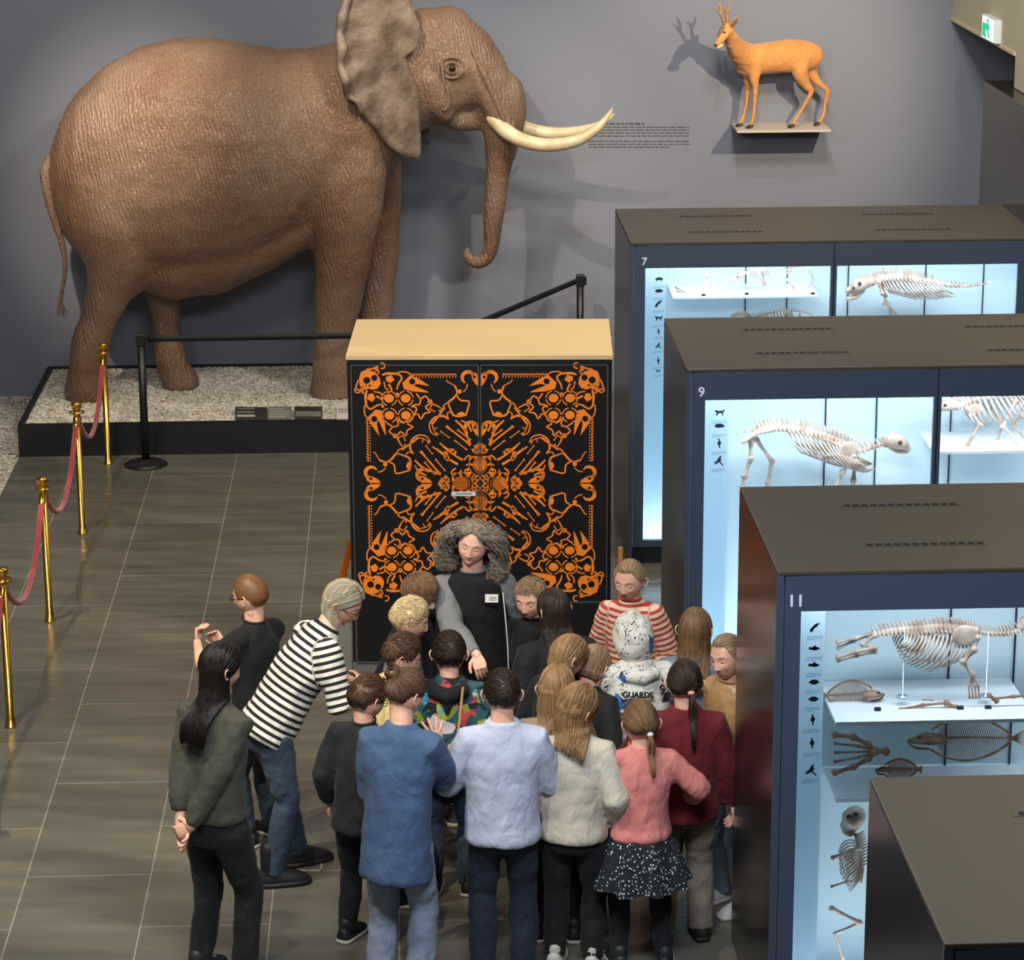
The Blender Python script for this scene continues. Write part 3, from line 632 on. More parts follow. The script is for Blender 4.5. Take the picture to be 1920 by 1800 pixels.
# corner skull
sym([(572, 560), (545, 572), (505, 560), (482, 530), (478, 500), (492, 478), (520, 470), (535, 478), (560, 470), (580, 492), (582, 530)], diag=False)
disc(545, 518, 17, 0, 2, False); disc(508, 530, 15, 0, 2, False); sym([(530, 500), (522, 488), (538, 488)], 0, 2, False)
stroke([(500, 562), (490, 585), (520, 575), (545, 572)], 7, **D1); stroke([(585, 520), (598, 480), (575, 465), (560, 452)], 7, **D1); stroke([(560, 490), (572, 470), (560, 470)], 10, **D1)
# beaked bird skulls
sym([(373, 505), (335, 542), (300, 530), (262, 505), (240, 488), (300, 500), (320, 492), (250, 462), (243, 456), (320, 462), (366, 474)])
disc(325, 512, 15, 0, 2)
# toothed jaw piece beside the skull
stroke([(470, 545), (440, 552), (392, 548), (375, 528), (392, 500), (400, 470)], [8, 12, 8, 8, 8, 5]); sym([(452, 535), (425, 545), (410, 520), (430, 505), (452, 515)]); stroke([(440, 500), (425, 470), (446, 455)], [10, 7, 5]); stroke([(462, 512), (455, 480), (440, 470)], 6)
# crabs
for a, b in ((438, 428), (358, 428), (438, 343), (358, 343)):
    disc(a, b, 24, diag=False, sy=.9)
    for t0, t1 in ((100, 175), (5, 80), (190, 250), (290, 350)): arc(a, b, 36, t0, t1, 5, **D1)
    arc(a, b, 24, 200, 340, 2.5, mi=0, lay=2, **D1)
for a, b in ((398, 450), (470, 388), (398, 320), (325, 388)): disc(a, b, 7, **D1)
# frog skeletons and stars
stroke([(305, 452), (285, 425), (262, 440), (240, 405), (262, 385), (240, 360), (268, 352), (285, 325), (300, 350), (322, 345), (305, 372), (318, 395), (292, 398), (285, 425)], 7)
disc(240, 412, 12); stroke([(240, 405), (205, 390), (180, 372)], [9, 6, 4]); stroke([(225, 402), (240, 378), (215, 360)], 5); stroke([(318, 345), (340, 320), (352, 300)], [8, 5, 4])
# ram skulls
for a, b, s in ((46, 530, 1.0), (34, 278, 1.0)):
    sym([(3, b+8), (22, b+26), (40, b+18), (34, b-8), (18, b-34), (3, b-44)]); arc(a+8, b, 30*s, -60, 200, [6, 15, 17, 14, 5]); disc(24, b+4, 7, 0, 2); sym([(8, b+20), (34, b+30), (60, b+34), (46, b+20)])
# skeletons round the ram skulls
stroke([(118, 490), (108, 455), (130, 425), (152, 408), (140, 370), (128, 345), (98, 338), (62, 345)], [9, 7, 10, 6, 7, 9, 8, 6]); stroke([(112, 445), (92, 418), (52, 412), (58, 372), (68, 345)], 7)
sym([(110, 352), (88, 362), (70, 352), (84, 340), (106, 340)]); stroke([(118, 490), (150, 508), (160, 520)], 5); stroke([(140, 412), (168, 398), (182, 370), (200, 365)], 6); disc(96, 462, 11); stroke([(78, 460), (62, 480), (58, 500)], 5)
# running skeletons on the diagonal arms
stroke([(150, 322), (178, 340), (220, 330), (244, 298), (236, 258), (206, 240)], [5, 10, 9, 6, 6, 4]); stroke([(206, 240), (222, 270), (205, 282)], 4); stroke([(150, 322), (158, 350), (140, 362)], 5)
stroke([(300, 232), (322, 212), (345, 196), (382, 170)], [10, 8, 7, 10]); stroke([(300, 232), (262, 220), (248, 198)], 5)
# radiating limb bones
for a, b, w_ in (((158, 285), (50, 198), 11), ((105, 268), (48, 222), 8), ((120, 215), (66, 172), 7), ((190, 262), (150, 232), 6)): bone(a, b, w_)
stroke([(232, 186), (180, 150), (150, 122), (108, 96)], [6, 13, 8, 12], diag=False); stroke([(196, 206), (160, 172), (120, 140), (84, 118)], [5, 12, 8, 10], diag=False); disc(168, 150, 12, diag=False); disc(148, 168, 9, diag=False); disc(208, 172, 7, diag=False)
stroke([(318, 118), (280, 80), (240, 62), (205, 50)], [7, 11, 9, 10]); stroke([(318, 92), (300, 60), (262, 40)], [5, 8, 8]); sym([(150, 170), (132, 178), (112, 160), (118, 146), (140, 152)]); disc(128, 162, 6, 0, 2)
# outer medallion and petals
sym([(88, -44), (88, 44), (120, 36), (140, 0), (120, -36)], diag=False) if False else disc(92, 0, 44, sy=.82)
arc(92, 0, 56, 30, 330, 5); arc(92, 0, 34, 120, 240, 3, mi=0, lay=2)
for k in range(7):
    an = R(140+80*k/6); disc(92+37*math.cos(an), 31*math.sin(an), 2.6, 0, 2)
for a0, l in ((0, 60), (28, 52), (55, 46)):
    c0_, s0_ = math.cos(R(a0)), math.sin(R(a0)); bx, by = 148, 4
    f = lambda u, v: (bx+u*c0_-v*s0_, by+u*s0_+v*c0_)
    sym([f(4, 0), f(l*.35, 9), f(l*.75, 8), f(l, 0), f(l*.75, -8), f(l*.35, -9)]); sym([f(l*.3, 0), f(l*.5, 3.5), f(l*.7, 0), f(l*.5, -3.5)], 0, 2)
disc(60, 58, 19, **D1); disc(54, 62, 5, 0, 2, False); disc(67, 62, 5, 0, 2, False); sym([(58, 42), (50, 38), (56, 30), (68, 34), (66, 44)], diag=False)
arc(26, 12, 10, 0, 290, 6); arc(30, 30, 8, 40, 330, 5); stroke([(70, 90), (52, 98), (30, 92), (12, 104)], [4, 9, 9, 5]); disc(18, 130, 9); arc(36, 118, 16, 0, 200, 6)
stroke([(6, 150), (24, 166), (18, 190), (6, 200)], 7); stroke([(78, 118), (58, 140), (40, 132)], 7)
# chain border
for k in range(15):
    a = 112+k*14.5; stroke([(a, 541), (a+6, 552), (a+12, 543)], [6, 4, 5], smooth=1); disc(a+3, 534, 3.6)
for k in range(2): arc(470+k*30, 590-k*30, 14, 60, 300, 6)
stroke([(320, 535), (345, 556), (380, 560), (402, 552)], 6)
do_ = []
for k, (d, lb) in enumerate(zip(doors, ('left door with half of the orange bone pattern', 'right door with half of the orange bone pattern'))):
    o = d.build('door', [M_cabblack, M_orange], t); do_.append(o); o['label'] = lb
    x0, x1 = (.022, CW/2-.004) if k == 0 else (CW/2+.004, CW-.022)
    mb = MB(); e = .006
    mb.box((x0, -.016, Zb), (x0+e, .008, Zt)); mb.box((x1-e, -.016, Zb), (x1, .008, Zt)); mb.box((x0, -.016, Zt-e), (x1, .008, Zt)); mb.box((x0, -.016, Zb), (x1, .008, Zb+e))
    mb.build('edge_strip', M_sil, o)
p = (-80*U+cxp, czp-52*UV)
mb = MB(); mb.box((p[0]-58*U, -.019, p[1]-11*UV), (p[0]+58*U, -.0155, p[1]+11*UV), 0)
for k in range(9): mb.box((p[0]-40*U+k*9*U, -.0195, p[1]-3*UV), (p[0]-40*U+(k*9+6)*U, -.019, p[1]+4*UV), 1)
mb.build('name_plate', [mat('plate_white', (205, 212, 222), .4), mat('plate_ink', (60, 62, 80), .5)], do_[0])
mb = MB(); mb.box((.86, -.0165, .50), (1.56, -.0125, .512)); mb.build('grey_strip', mat('strip_grey', (60, 64, 68), .4), do_[1])  # thin raised grey strip across the right door
# grey open panel standing left of the cabinet, orange board leaning behind
b0 = atz(640, 1262, 0); b1 = atz(664, 1262, 0)
mb = MB(); mb.box((b0.x-.02, b0.y+.02, 0), (b1.x-.01, b0.y+.045, .55)); mb.box((b0.x-.03, b0.y, 0), (b1.x-.01, b0.y+.07, .02), 1)
tag(mb.build('grey_stand', [mat('stand_grey', (128, 126, 118), .4), M_sil], origin=(b0.x, b0.y, 0)), 'low grey panel with silver foot at the left foot of the patterned cabinet', 'panel')
mb = MB(); q0 = aty(657, 1020, 17.0); q1 = aty(632, 1130, 16.75); q2 = q1+(q1-q0)*2.0
dd = (q2-q0); kx = (0-q0.z)/dd.z; q3 = q0+dd*kx
mb.tube([q0, q3], .018, 4, round_ends=False, flat=3.0, smooth=False)
tag(mb.build('leaning_board', mat('bright_orange', (240, 110, 30), .5), origin=q3), 'bright orange board leaning at the left side of the patterned cabinet', 'board')
q0 = aty(1163, 1026, 15.9); mb = MB(); mb.box((q0.x-.013, 15.88, 0), (q0.x+.013, 15.91, q0.z))
tag(mb.build('wooden_pole', mat('orange_wood', (190, 118, 70), .6), origin=(q0.x, 15.9, 0)), 'thin upright wooden pole right of the patterned cabinet behind the girl in red stripes', 'pole')
# low projection of the floor hatch
ha, hb = atz(532, 1597, 0), atz(603, 1632, 0); mb = MB(); e = .006
for (x0, y0, x1, y1) in ((ha.x, hb.y, hb.x, hb.y+e), (ha.x, ha.y-e, hb.x, ha.y), (ha.x, hb.y, ha.x+e, ha.y), (hb.x-e, hb.y, hb.x, ha.y)): mb.box((x0, y0, 0), (x1, y1, .003))
tag(mb.build('floor_socket_frame', mat('pale_metal', (176, 172, 160), .4), origin=((ha.x+hb.x)/2, (ha.y+hb.y)/2, 0)), 'thin pale rectangular floor socket frame beside the black boots', 'floor socket')

# ------------------------------------------------------------------ lit display cases
def film_mat(name, c):
    m = mat(name, c, .5); q = NT(m); t_ = q.add('ShaderNodeBsdfTranslucent'); t_.inputs[0].default_value = lin(c); a = q.add('ShaderNodeAddShader'); o = q.n['Material Output']; q.l(q.b.outputs[0], a.inputs[0]); q.l(t_.outputs[0], a.inputs[1]); mx = q.add('ShaderNodeMixShader'); mx.inputs[0].default_value = .9; q.l(q.b.outputs[0], mx.inputs[1]); q.l(t_.outputs[0], mx.inputs[2]); q.l(mx.outputs[0], o.inputs[0]); return m
M_navy = mat('navy_enamel', (66, 78, 98), .38, bump=(300, .03, .001)); M_top = mat('olive_grey_top', (72, 66, 56), .40, bump=(260, .04, .001))
M_side = mat('dark_lacquer_side', (40, 36, 38), .22); M_in = mat('pale_blue_interior', (206, 226, 236), .5); M_shelf = mat('white_shelf', (236, 242, 246), .35)
M_rail = mat('dark_rail', (38, 44, 52), .4); M_num = mat('number_white', (235, 238, 242), .4); M_icon = mat('icon_ink', (52, 66, 84), .6); M_panel = film_mat('caption_panel', (226, 238, 246))
M_gl = glass_mat(); M_pl = mat('plinth_dark', (30, 36, 46), .4)
X0C, XE, ZC = 1.60, 4.47, 2.33
ZGT = aty(1300, 502, 18.706).z; ZGB = aty(1230, 1013, 18.706).z
M_bone = mat('bone', (158, 130, 114), .55, var=((206, 192, 180), 14, .3), bump=(60, .25, .004)); M_bonebrown = mat('tan_bone', (132, 92, 68), .6, var=((176, 138, 112), 18, .3))
M_led = mat('led_strip', (225, 240, 255), .5, emit=3)
def animal_icon(mb, c, s, kind, fn, mi=1):
    """small printed silhouettes"""
    S = {0: [(-1, 0), (-.7, .35), (0, .55), (.6, .4), (.95, .1), (.8, -.1), (.6, -.1), (.55, -.45), (.4, -.45), (.35, -.15), (-.3, -.15), (-.4, -.45), (-.6, -.45), (-.6, -.1)],
         1: [(-1, .1), (-.5, .45), (.3, .5), (.9, .15), (1, -.1), (.5, -.3), (-.5, -.35), (-.9, -.1)],
         2: [(-1, -.5), (-.6, .1), (-.1, .6), (.5, .85), (.95, .7), (.5, .5), (.3, .1), (-.1, -.1), (-.5, -.8), (-.7, -.9)],
         3: [(-1, .5), (-.7, .5), (-.2, .35), (.5, .4), (1, .7), (.9, .3), (.65, .1), (.6, -.6), (.45, -.6), (.35, -.1), (-.2, -.1), (-.5, -.6), (-.7, -.6), (-.6, 0), (-.85, .2)],
         4: [(-.3, .9), (0, 1), (.1, .6), (.4, .2), (.2, -.3), (.1, -.9), (-.1, -.9), (-.1, -.3), (-.4, -.1), (-.3, .3), (-.1, .6)],
         5: [(-1, .3), (-.8, 0), (-1, -.3), (-.6, -.08), (-.2, .4), (.1, .75), (.1, .4), (.7, .15), (1, 0), (.6, -.25), (0, -.4), (-.3, -.35), (-.65, -.05)],
         6: [(-1, 0), (-.8, .12), (-.3, .45), (.3, .5), (.8, .2), (1, 0), (.8, -.2), (.3, -.5), (-.3, -.45), (-.8, -.12)],
         7: [(-1, -.2), (-.5, -.1), (-.1, .6), (.3, 1), (.5, .9), (.3, .5), (.5, .1), (.2, -.1), (.9, -.9), (.7, -1), (0, -.3), (-.6, -.7), (-1, -.7), (-.7, -.4)]}[kind]
    pts = [fn(c[0]+a*s, c[1]+b*s) for a, b in S]; mb.addm(pts, [tuple(range(len(pts)))], mi, False)
def case(num, yf, label, kinds, icon_px, lights):
    t = empty('display_case', (X0C, yf, 0), label, 'display case', 'dark museum display cases')
    W = XE-X0C; Dp = 1.335; xm = 1.42
    def B(name, boxes, m, par=None, bevel=0, mi=None):
        mb = MB()
        for i, (a, b) in enumerate(boxes): mb.box(a, b, mi[i] if mi else 0)
        return mb.build(name, m, par or t, bevel=bevel)
    B('top_panel', [((0, 0, ZC-.02), (W, Dp, ZC))], M_top, bevel=.004)
    B('left_side_panel', [((0, .03, .0), (.03, Dp, ZC-.02))], M_side); B('right_side_panel', [((W-.03, .03, 0), (W, Dp, ZC-.02))], M_side)
    B('edge_post', [((0, 0, 0), (.028, .03, ZC-.02))], M_navy)
    B('back_panel', [((.03, Dp-.03, 0), (W-.03, Dp, ZC-.02))], M_side)
    B('partition', [((.03, .62, ZGB-.05), (W-.03, .65, ZC-.03))], M_in)
    B('interior_floor', [((.03, .04, ZGB-.06), (W-.03, .62, ZGB-.03))], M_in)
    B('interior_end_wall', [((.032, .04, ZGB-.03), (.045, .62, ZC-.03))], M_in); B('interior_end_wall', [((W-.045, .04, ZGB-.03), (W-.032, .62, ZC-.03))], M_in)
    B('plinth', [((.03, .03, 0), (W-.03, Dp-.03, .12))], M_pl)
    gl0 = .105; 
    for k, (xa, xb) in enumerate(((.034, xm-.003), (xm+.003, W-.004))):
        ga, gb = (gl0, xm-.02) if k == 0 else (xm+.022, W-.16)
        d = B('door_frame', [((xa, 0, ZGT), (xb, .03, ZC-.024)), ((xa, 0, .13), (ga, .03, ZGT)), ((gb, 0, .13), (xb, .03, ZGT)), ((ga, 0, .13), (gb, .03, ZGB))], M_navy)
        B('glass_pane', [((ga, .01, ZGB), (gb, .016, ZGT))], M_gl, d)
    B('seam_backing_bar', [((xm-.018, .031, .13), (xm+.018, .05, ZC-.03))], M_pl)  # bar added behind the doors to block light leaking through the seam
    # wall rails
    rr_ = [((x, .612, ZGB), (x+.008, .62, ZC-.05)) for x in (.30, .88, 1.18, 1.62, 2.18, 2.6)]
    for a, b in rr_: B('wall_rail', [(a, b)], M_rail)
    # vents
    for vx in (.42, 1.75):
        for vy in (.36, .98):
            mb = MB(); mb.box((vx, vy-.022, ZC), (vx+.56, vy+.022, ZC+.002), 0)
            for j in range(13): mb.box((vx+.02+j*.041, vy-.014, ZC+.002), (vx+.02+j*.041+.03, vy+.014, ZC+.0035), 1)
            mb.build('vent', [mat('vent_frame', (74, 68, 60), .4), mat('vent_hole', (12, 12, 12), .8)], t)
    # led strips and the light they give
    for k, (xa, xb) in enumerate(((.12, xm-.05), (xm+.05, W-.1))):
        B('led_strip', [((xa, .06, ZC-.04), (xb, .09, ZC-.03))], M_led)
        if lights:
            area('case_lamp', (X0C+(xa+xb)/2, yf+.10, ZC-.06), (X0C+(xa+xb)/2, yf+.36, ZGB), lights[k]*.62, xb-xa, .06, (.84, .94, 1.0))
            area('case_foot_lamp', (X0C+(xa+xb)/2, yf+.12, ZGB-.02), (X0C+(xa+xb)/2, yf+.34, ZGT), lights[k]*.55, xb-xa, .06, (.84, .94, 1.0))
    # printed caption strip inside the left pane
    if kinds:
        mb = MB(); pw = (icon_px[1]-icon_px[0]); 
        a = aty(icon_px[0], icon_px[2], yf+.03); b = aty(icon_px[1], icon_px[2], yf+.03)
        mb.box((gl0-.01, .028, ZGB-.01), (b.x-X0C, .034, ZGT+.01), 0)
        cxm = (a.x+b.x)/2-X0C
        for (k, ypx, s) in kinds:
            zc = aty(icon_px[0], ypx, yf+.028).z; sc = s*(b.x-a.x)*.5
            fn = lambda u, v: (cxm+u*sc, .0265, zc+v*sc)
            animal_icon(mb, (0, 0), .62, k, fn)
            for j in range(3):
                zz = zc-sc*1.0-.007*j; x_ = cxm-sc*.9; e_ = cxm+sc*(.8 if j < 2 else .1)
                mb.quad((x_, .0265, zz-.002), (e_, .0265, zz-.002), (e_, .0265, zz), (x_, .0265, zz), 2)
        mb.build('caption_strip', [M_panel, M_icon, mat('caption_grey', (150, 160, 172), .6)], t)
    if num: 
        npx = {'7': (1203, 497), '9': (1309, 743), '11': (1476, 1137)}[num]; p = aty(npx[0], npx[1], yf)
        text_obj('number', num, .075, (p.x-X0C, -.001, p.z), (PI/2, 0, 0), M_num, t)
    return t
YC = {'7': 18.706, '9': 14.932, '11': 11.184, '13': 7.497}
case('7', YC['7'], 'lit display case numbered 7, farthest case by the wall with the seal skeleton', [(0, 524, 1), (1, 546, 1), (2, 570, 1), (3, 597, 1), (4, 622, .8), (7, 648, .8), (4, 677, .9), (3, 696, .6)], (1222, 1248, 600), (18, 19))
case('9', YC['9'], 'lit display case numbered 9 in the middle with a large long-necked skeleton', [(3, 774, 1), (1, 799, 1), (4, 832, 1), (7, 864, 1)], (1333, 1365, 800), (22, 21))
case('11', YC['11'], 'lit display case numbered 11, third from the wall, with fish and seal skeletons', [(2, 1177, .9), (5, 1216, .9), (5, 1247, .9), (6, 1279, .9), (6, 1311, .9), (4, 1350, 1), (4, 1394, 1), (7, 1444, 1)], (1506, 1544, 1300), (12, 11))
case('', YC['13'], 'nearest display case at the bottom right corner, showing mostly its olive top', None, None, None)
mb = MB(); mb.box((4.71, 20.06, 0), (6.2, 21.95, 2.995)); tag(mb.build('tall_case', [M_side], origin=(5.4, 21, 0), bevel=.004), 'tall dark brown glossy case standing behind case 7 at the right edge', 'display case')
mb = MB(); mb.box((XE+.004, 18.7, 0), (5.6, 20.04, ZC)); tag(mb.build('side_case', [M_side], origin=(5, 19.4, 0), bevel=.004), 'dark brown case end adjoining the right end of case 7', 'display case')

# ------------------------------------------------------------------ skeletons
def sk(name, label, cat, Y, group=None):
    t = empty(name, (0, 0, 0), label, cat, group); t['_y'] = Y; return t
class Sk:
    def __init__(s, name, label, cat, Y, cpx, m=None, group=None):
        s.Y = Y; c = aty(cpx[0], cpx[1], Y); s.c = c; s.t = empty(name, c, label, cat, group); s.m = m or M_bone
    def P(s, x, y, d=0): return aty(x, y, s.Y+d)-s.c
    def bez(s, pts, n): return bez([s.P(*p) for p in pts], n)
    def spine(s, pts, n, r0, r1, proc=2.0, procdir=(0, 0, 1), name='spine'):
        P = s.bez(pts, n); mb = MB(); rr = interp(0, [r0, r1] if not isinstance(r0, (list, tuple)) else r0, n+1)
        mb.tube(P, [r*.45 for r in rr], 6)
        for i, p in enumerate(P):
            r = rr[i]; d = (P[min(i+1, n)]-P[max(i-1, 0)]).normalized(); 
            mb.ell(p, (r*.55, r*.8, r*.75), d.to_track_quat('X', 'Z').to_matrix(), 8, 5)
            up = Vector(procdir); up = (up-d*up.dot(d)).normalized()
            mb.tube([p+up*r*.4, p+up*r*proc-d*r*.5], [r*.32, r*.16], 5); 
            for sg_ in (-1, 1): mb.tube([p, p+Vector((0, sg_*r*1.5, 0))-up*r*.3], [r*.3, r*.15], 5)
        mb.build(name, s.m, s.t); return P
    def ribs(s, P, lens, dirs, r=.006, depth=.1, name='rib_cage', curl=.25):
        mb = MB(); n = len(P)
        for i, p in enumerate(P):
            L = np.interp(i/(n-1), np.linspace(0, 1, len(lens)), lens); ang = R(np.interp(i/(n-1), np.linspace(0, 1, len(dirs)), dirs))
            dv = Vector((math.cos(ang), 0, math.sin(ang))); sd = Vector((-dv.z, 0, dv.x))
            for sg_ in (-1, 1):
                pts = [p, p+dv*L*.3+Vector((0, sg_*depth*.9, 0))+sd*0, p+dv*L*.7+Vector((0, sg_*depth, 0))+sd*L*curl*.3, p+dv*L+Vector((0, sg_*depth*.45, 0))+sd*L*curl]
                mb.tube(bez(pts, 8), interp(0, [r, r, r*.6], 9), 5)
        mb.build(name, s.m, s.t)
    def bones(s, segs, name='limb', r=.012):
        mb = MB()
        for seg in segs:
            pts = [s.P(*p[:3]) for p in seg[0]]; rr = seg[1]
            for a, b in zip(pts[:-1], pts[1:]):
                mb.tube([a, a.lerp(b, .12), a.lerp(b, .5), a.lerp(b, .88), b], [rr*1.4, rr*.95, rr*.7, rr*.95, rr*1.4], 7)
        return mb.build(name, s.m, s.t)
    def skull(s, pts, rs, holes=(), name='skull', jaw=None):
        mb = MB(); P = [s.P(*p) for p in pts]; mb.tube(bez(P, 10), interp(0, rs, 11), 12)
        if jaw: mb.tube(bez([s.P(*p) for p in jaw[0]], 8), interp(0, jaw[1], 9), 8)
        for h in holes: mb.ell(s.P(h[0], h[1], -h[3]), (h[2], h[2]*.5, h[2]), mi=1)
        return mb.build(name, [s.m, mat('socket_dark', (70, 52, 44), .8)], s.t)
def paw(px, py, dx, dy, k=4, sp=5): return [([(px, py, .01*j-.02), (px+dx+sp*(j-1.5)*.6, py+dy, .015*j-.03)], .004) for j in range(k)]
# seal skeleton, case 7 right pane
y7 = YC['7']+.33
s = Sk('seal_skeleton', 'long seal skeleton hanging in the right pane of case 7', 'skeleton', y7, (1700, 540))
P = s.spine([(1638, 527), (1660, 520), (1700, 521), (1740, 527), (1790, 536), (1830, 535), (1857, 529)], 34, [.03, .04, .036, .026, .014, .006], 0, 1.7)
s.ribs(P[4:20], [.12, .2, .2, .15], [-70, -60, -50], .006, .09)
s.skull([(1634, 528), (1618, 530), (1605, 540), (1592, 545)], [.035, .055, .045, .03], [(1612, 532, .014, .05), (1600, 540, .011, .045)], jaw=([(1618, 545), (1605, 556), (1590, 560)], [.015, .02, .018]))
s.bones([([(1648, 530, -.06), (1655, 550, -.08)], .014), ([(1655, 550, -.08), (1666, 572, -.06)], .011)]+paw(1667, 573, 6, 16, 5)); s.bones([([(1650, 530, .06), (1660, 555, .06)], .012), ([(1660, 555, .06), (1658, 570, .06)], .009)])
# quadruped on the shelf, case 7 left pane
def shelf(yf, x0, x1, ypx, label, dep=.26, yo=.33):
    a = aty(x0, ypx, yf+.33-dep/2); b = aty(x1, ypx, yf+.33-dep/2); z = a.z
    mb = MB(); mb.box((a.x, yf+.615-.30-dep/2+.0, z-.016), (b.x, yf+.61, z)); return tag(mb.build('shelf', M_shelf, origin=((a.x+b.x)/2, yf+.4, z)), label, 'shelf', None), z
_, zs7 = shelf(YC['7'], 1262, 1534, 556, 'white specimen shelf behind the left pane of case 7')
s = Sk('fox_skeleton', 'small crouching mammal skeleton on the left of the white shelf of case 7', 'skeleton', y7, (1410, 550))
P = s.spine([(1395, 514), (1410, 508), (1425, 508), (1440, 506)], 10, .014, .012); s.ribs(P[3:], [.06, .05], [-80, -80], .003, .03)
s.skull([(1392, 516), (1382, 520), (1372, 527)], [.018, .022, .010], [(1383, 519, .007, .02)]); s.bones([([(1422, 512, -.03), (1430, 530, -.03), (1421, 544, -.03), (1415, 552, -.04)], .006), ([(1430, 512, .03), (1434, 532, .03), (1424, 545, .03), (1418, 552, .02)], .005)])
s = Sk('arched_tail_skeleton', 'small mammal skeleton with ring-shaped tail on the shelf of case 7', 'skeleton', y7, (1490, 550))
s.spine([(1475, 506), (1490, 500), (1510, 502), (1522, 515), (1522, 532), (1508, 545), (1496, 548)], 22, .012, .006); s.bones([([(1480, 508, -.02), (1470, 520, -.02), (1488, 538, -.02), (1484, 552, -.03)], .006), ([(1484, 508, .03), (1476, 524, .02), (1494, 540, .02), (1490, 552, .01)], .005)])
s = Sk('glass_specimen_jar', 'small white jar topped by a bird skull on the shelf of case 7', 'jar', y7, (1325, 554))
z0 = (zs7-s.c.z); mb = MB(); mb.lathe((0, 0, 0), [(0, z0), (.028, z0), (.03, z0+.01), (.03, z0+.06), (.018, z0+.075), (.018, z0+.09), (0, z0+.092)]); mb.build('jar', M_shelf, s.t)
mb = MB(); mb.ell((0, 0, z0+.125), (.016, .016, .02)); mb.tube([(0, 0, z0+.11), (0, 0, z0+.088)], .006, 6); mb.build('bird_skull', M_bone, s.t)
s = Sk('snake_head_bones', 'small pinkish bone on the far left of the shelf of case 7', 'bone', y7, (1277, 548), M_bonebrown); s.bones([([(1267, 539, 0), (1290, 551, 0)], .006), ([(1270, 546, -.01), (1288, 551, 0)], .005)], 'bone')
s = Sk('low_mammal_skeleton', 'mammal skeleton lying low in case 7 just above the top of case 9', 'skeleton', y7, (1440, 590))
P = s.spine([(1410, 596), (1440, 588), (1475, 582), (1500, 584), (1522, 590)], 24, .016, .008); s.ribs(P[3:15], [.08, .08], [-90, -80], .004, .04); s.skull([(1406, 596), (1392, 588), (1372, 592)], [.02, .026, .012]); s.bones([([(1420, 600, 0), (1424, 640, 0)], .008), ([(1500, 590, 0), (1496, 640, 0)], .008)])
# case 9: big quadruped, seen from the side, head to the right
y9 = YC['9']+.36
s = Sk('big_cat_skeleton', 'large long-necked mammal skeleton behind the left pane of case 9', 'skeleton', y9, (1530, 850))
P = s.spine([(1425, 806), (1460, 801), (1500, 806), (1540, 816), (1575, 830), (1605, 846)], 24, [.034, .036, .038, .034], 0, 1.5)
s.spine([(1425, 806), (1405, 808), (1381, 814)], 10, .018, .005, name='tail_bones'); s.spine([(1605, 848), (1625, 842), (1650, 834), (1662, 830)], 8, .026, .02, name='neck_bones')
s.ribs(P[7:22], [.17, .25, .28, .2], [-70, -60, -52], .0065, .12)
s.skull([(1662, 830), (1675, 826), (1690, 832), (1703, 842)], [.03, .052, .042, .016], [(1688, 830, .013, .05)], jaw=([(1668, 838), (1684, 846), (1700, 848)], [.012, .014, .010]))
mb = MB(); mb.ell(s.P(1590, 848, -.1), (.055, .012, .07), Matrix.Rotation(R(25), 3, 'Y')); mb.tube([s.P(1398, 826, -.08), s.P(1420, 810, -.08), s.P(1442, 806, -.07)], [.03, .035, .03], 10, flat=.4); mb.build('shoulder_and_hip', s.m, s.t)
s.bones([([(1408, 826, -.08), (1408, 860, -.08), (1396, 892, -.08)], .016), ([(1396, 892, -.08), (1392, 915, -.1), (1390, 960, -.1)], .012)]); s.bones([([(1418, 824, .06), (1447, 865, .06), (1440, 905, .06), (1436, 950, .06)], .014)])
s.bones([([(1600, 856, -.1), (1580, 885, -.1), (1566, 915, -.1)], .015), ([(1566, 915, -.1), (1572, 960, -.1)], .012)]); s.bones([([(1604, 858, .1), (1600, 900, .1), (1596, 960, .1)], .014)])
s = Sk('dog_skeleton', 'standing quadruped skeleton cut by the right picture edge in case 9', 'skeleton', y9, (1850, 800))
P = s.spine([(1795, 762), (1820, 752), (1860, 742), (1900, 738), (1930, 740), (1960, 745)], 22, .03, .028); s.ribs(P[3:16], [.14, .2, .16], [-80, -65, -55], .0055, .09)
s.skull([(1795, 762), (1782, 758), (1770, 762), (1758, 768)], [.025, .04, .03, .014], [(1772, 760, .010, .03)])
for dx, d in ((0, -.08), (26, .06)): s.bones([([(1812+dx*1.9, 766, d), (1838+dx*1.6, 796, d), (1815+dx*2, 832, d), (1800+dx*2.6, 842, d)], .012)])
for dx, d in ((0, -.08), (22, .06)): s.bones([([(1905+dx, 752, d), (1880+dx, 800, d), (1905+dx, 826, d), (1915+dx, 842, d)], .012)])
mb = MB(); mb.ell(s.P(1828, 768, -.08), (.05, .01, .035)); mb.build('shoulder_blade', s.m, s.t)
shelf(YC['9'], 1752, 1960, 846, 'white specimen shelf behind the right pane of case 9', .3)
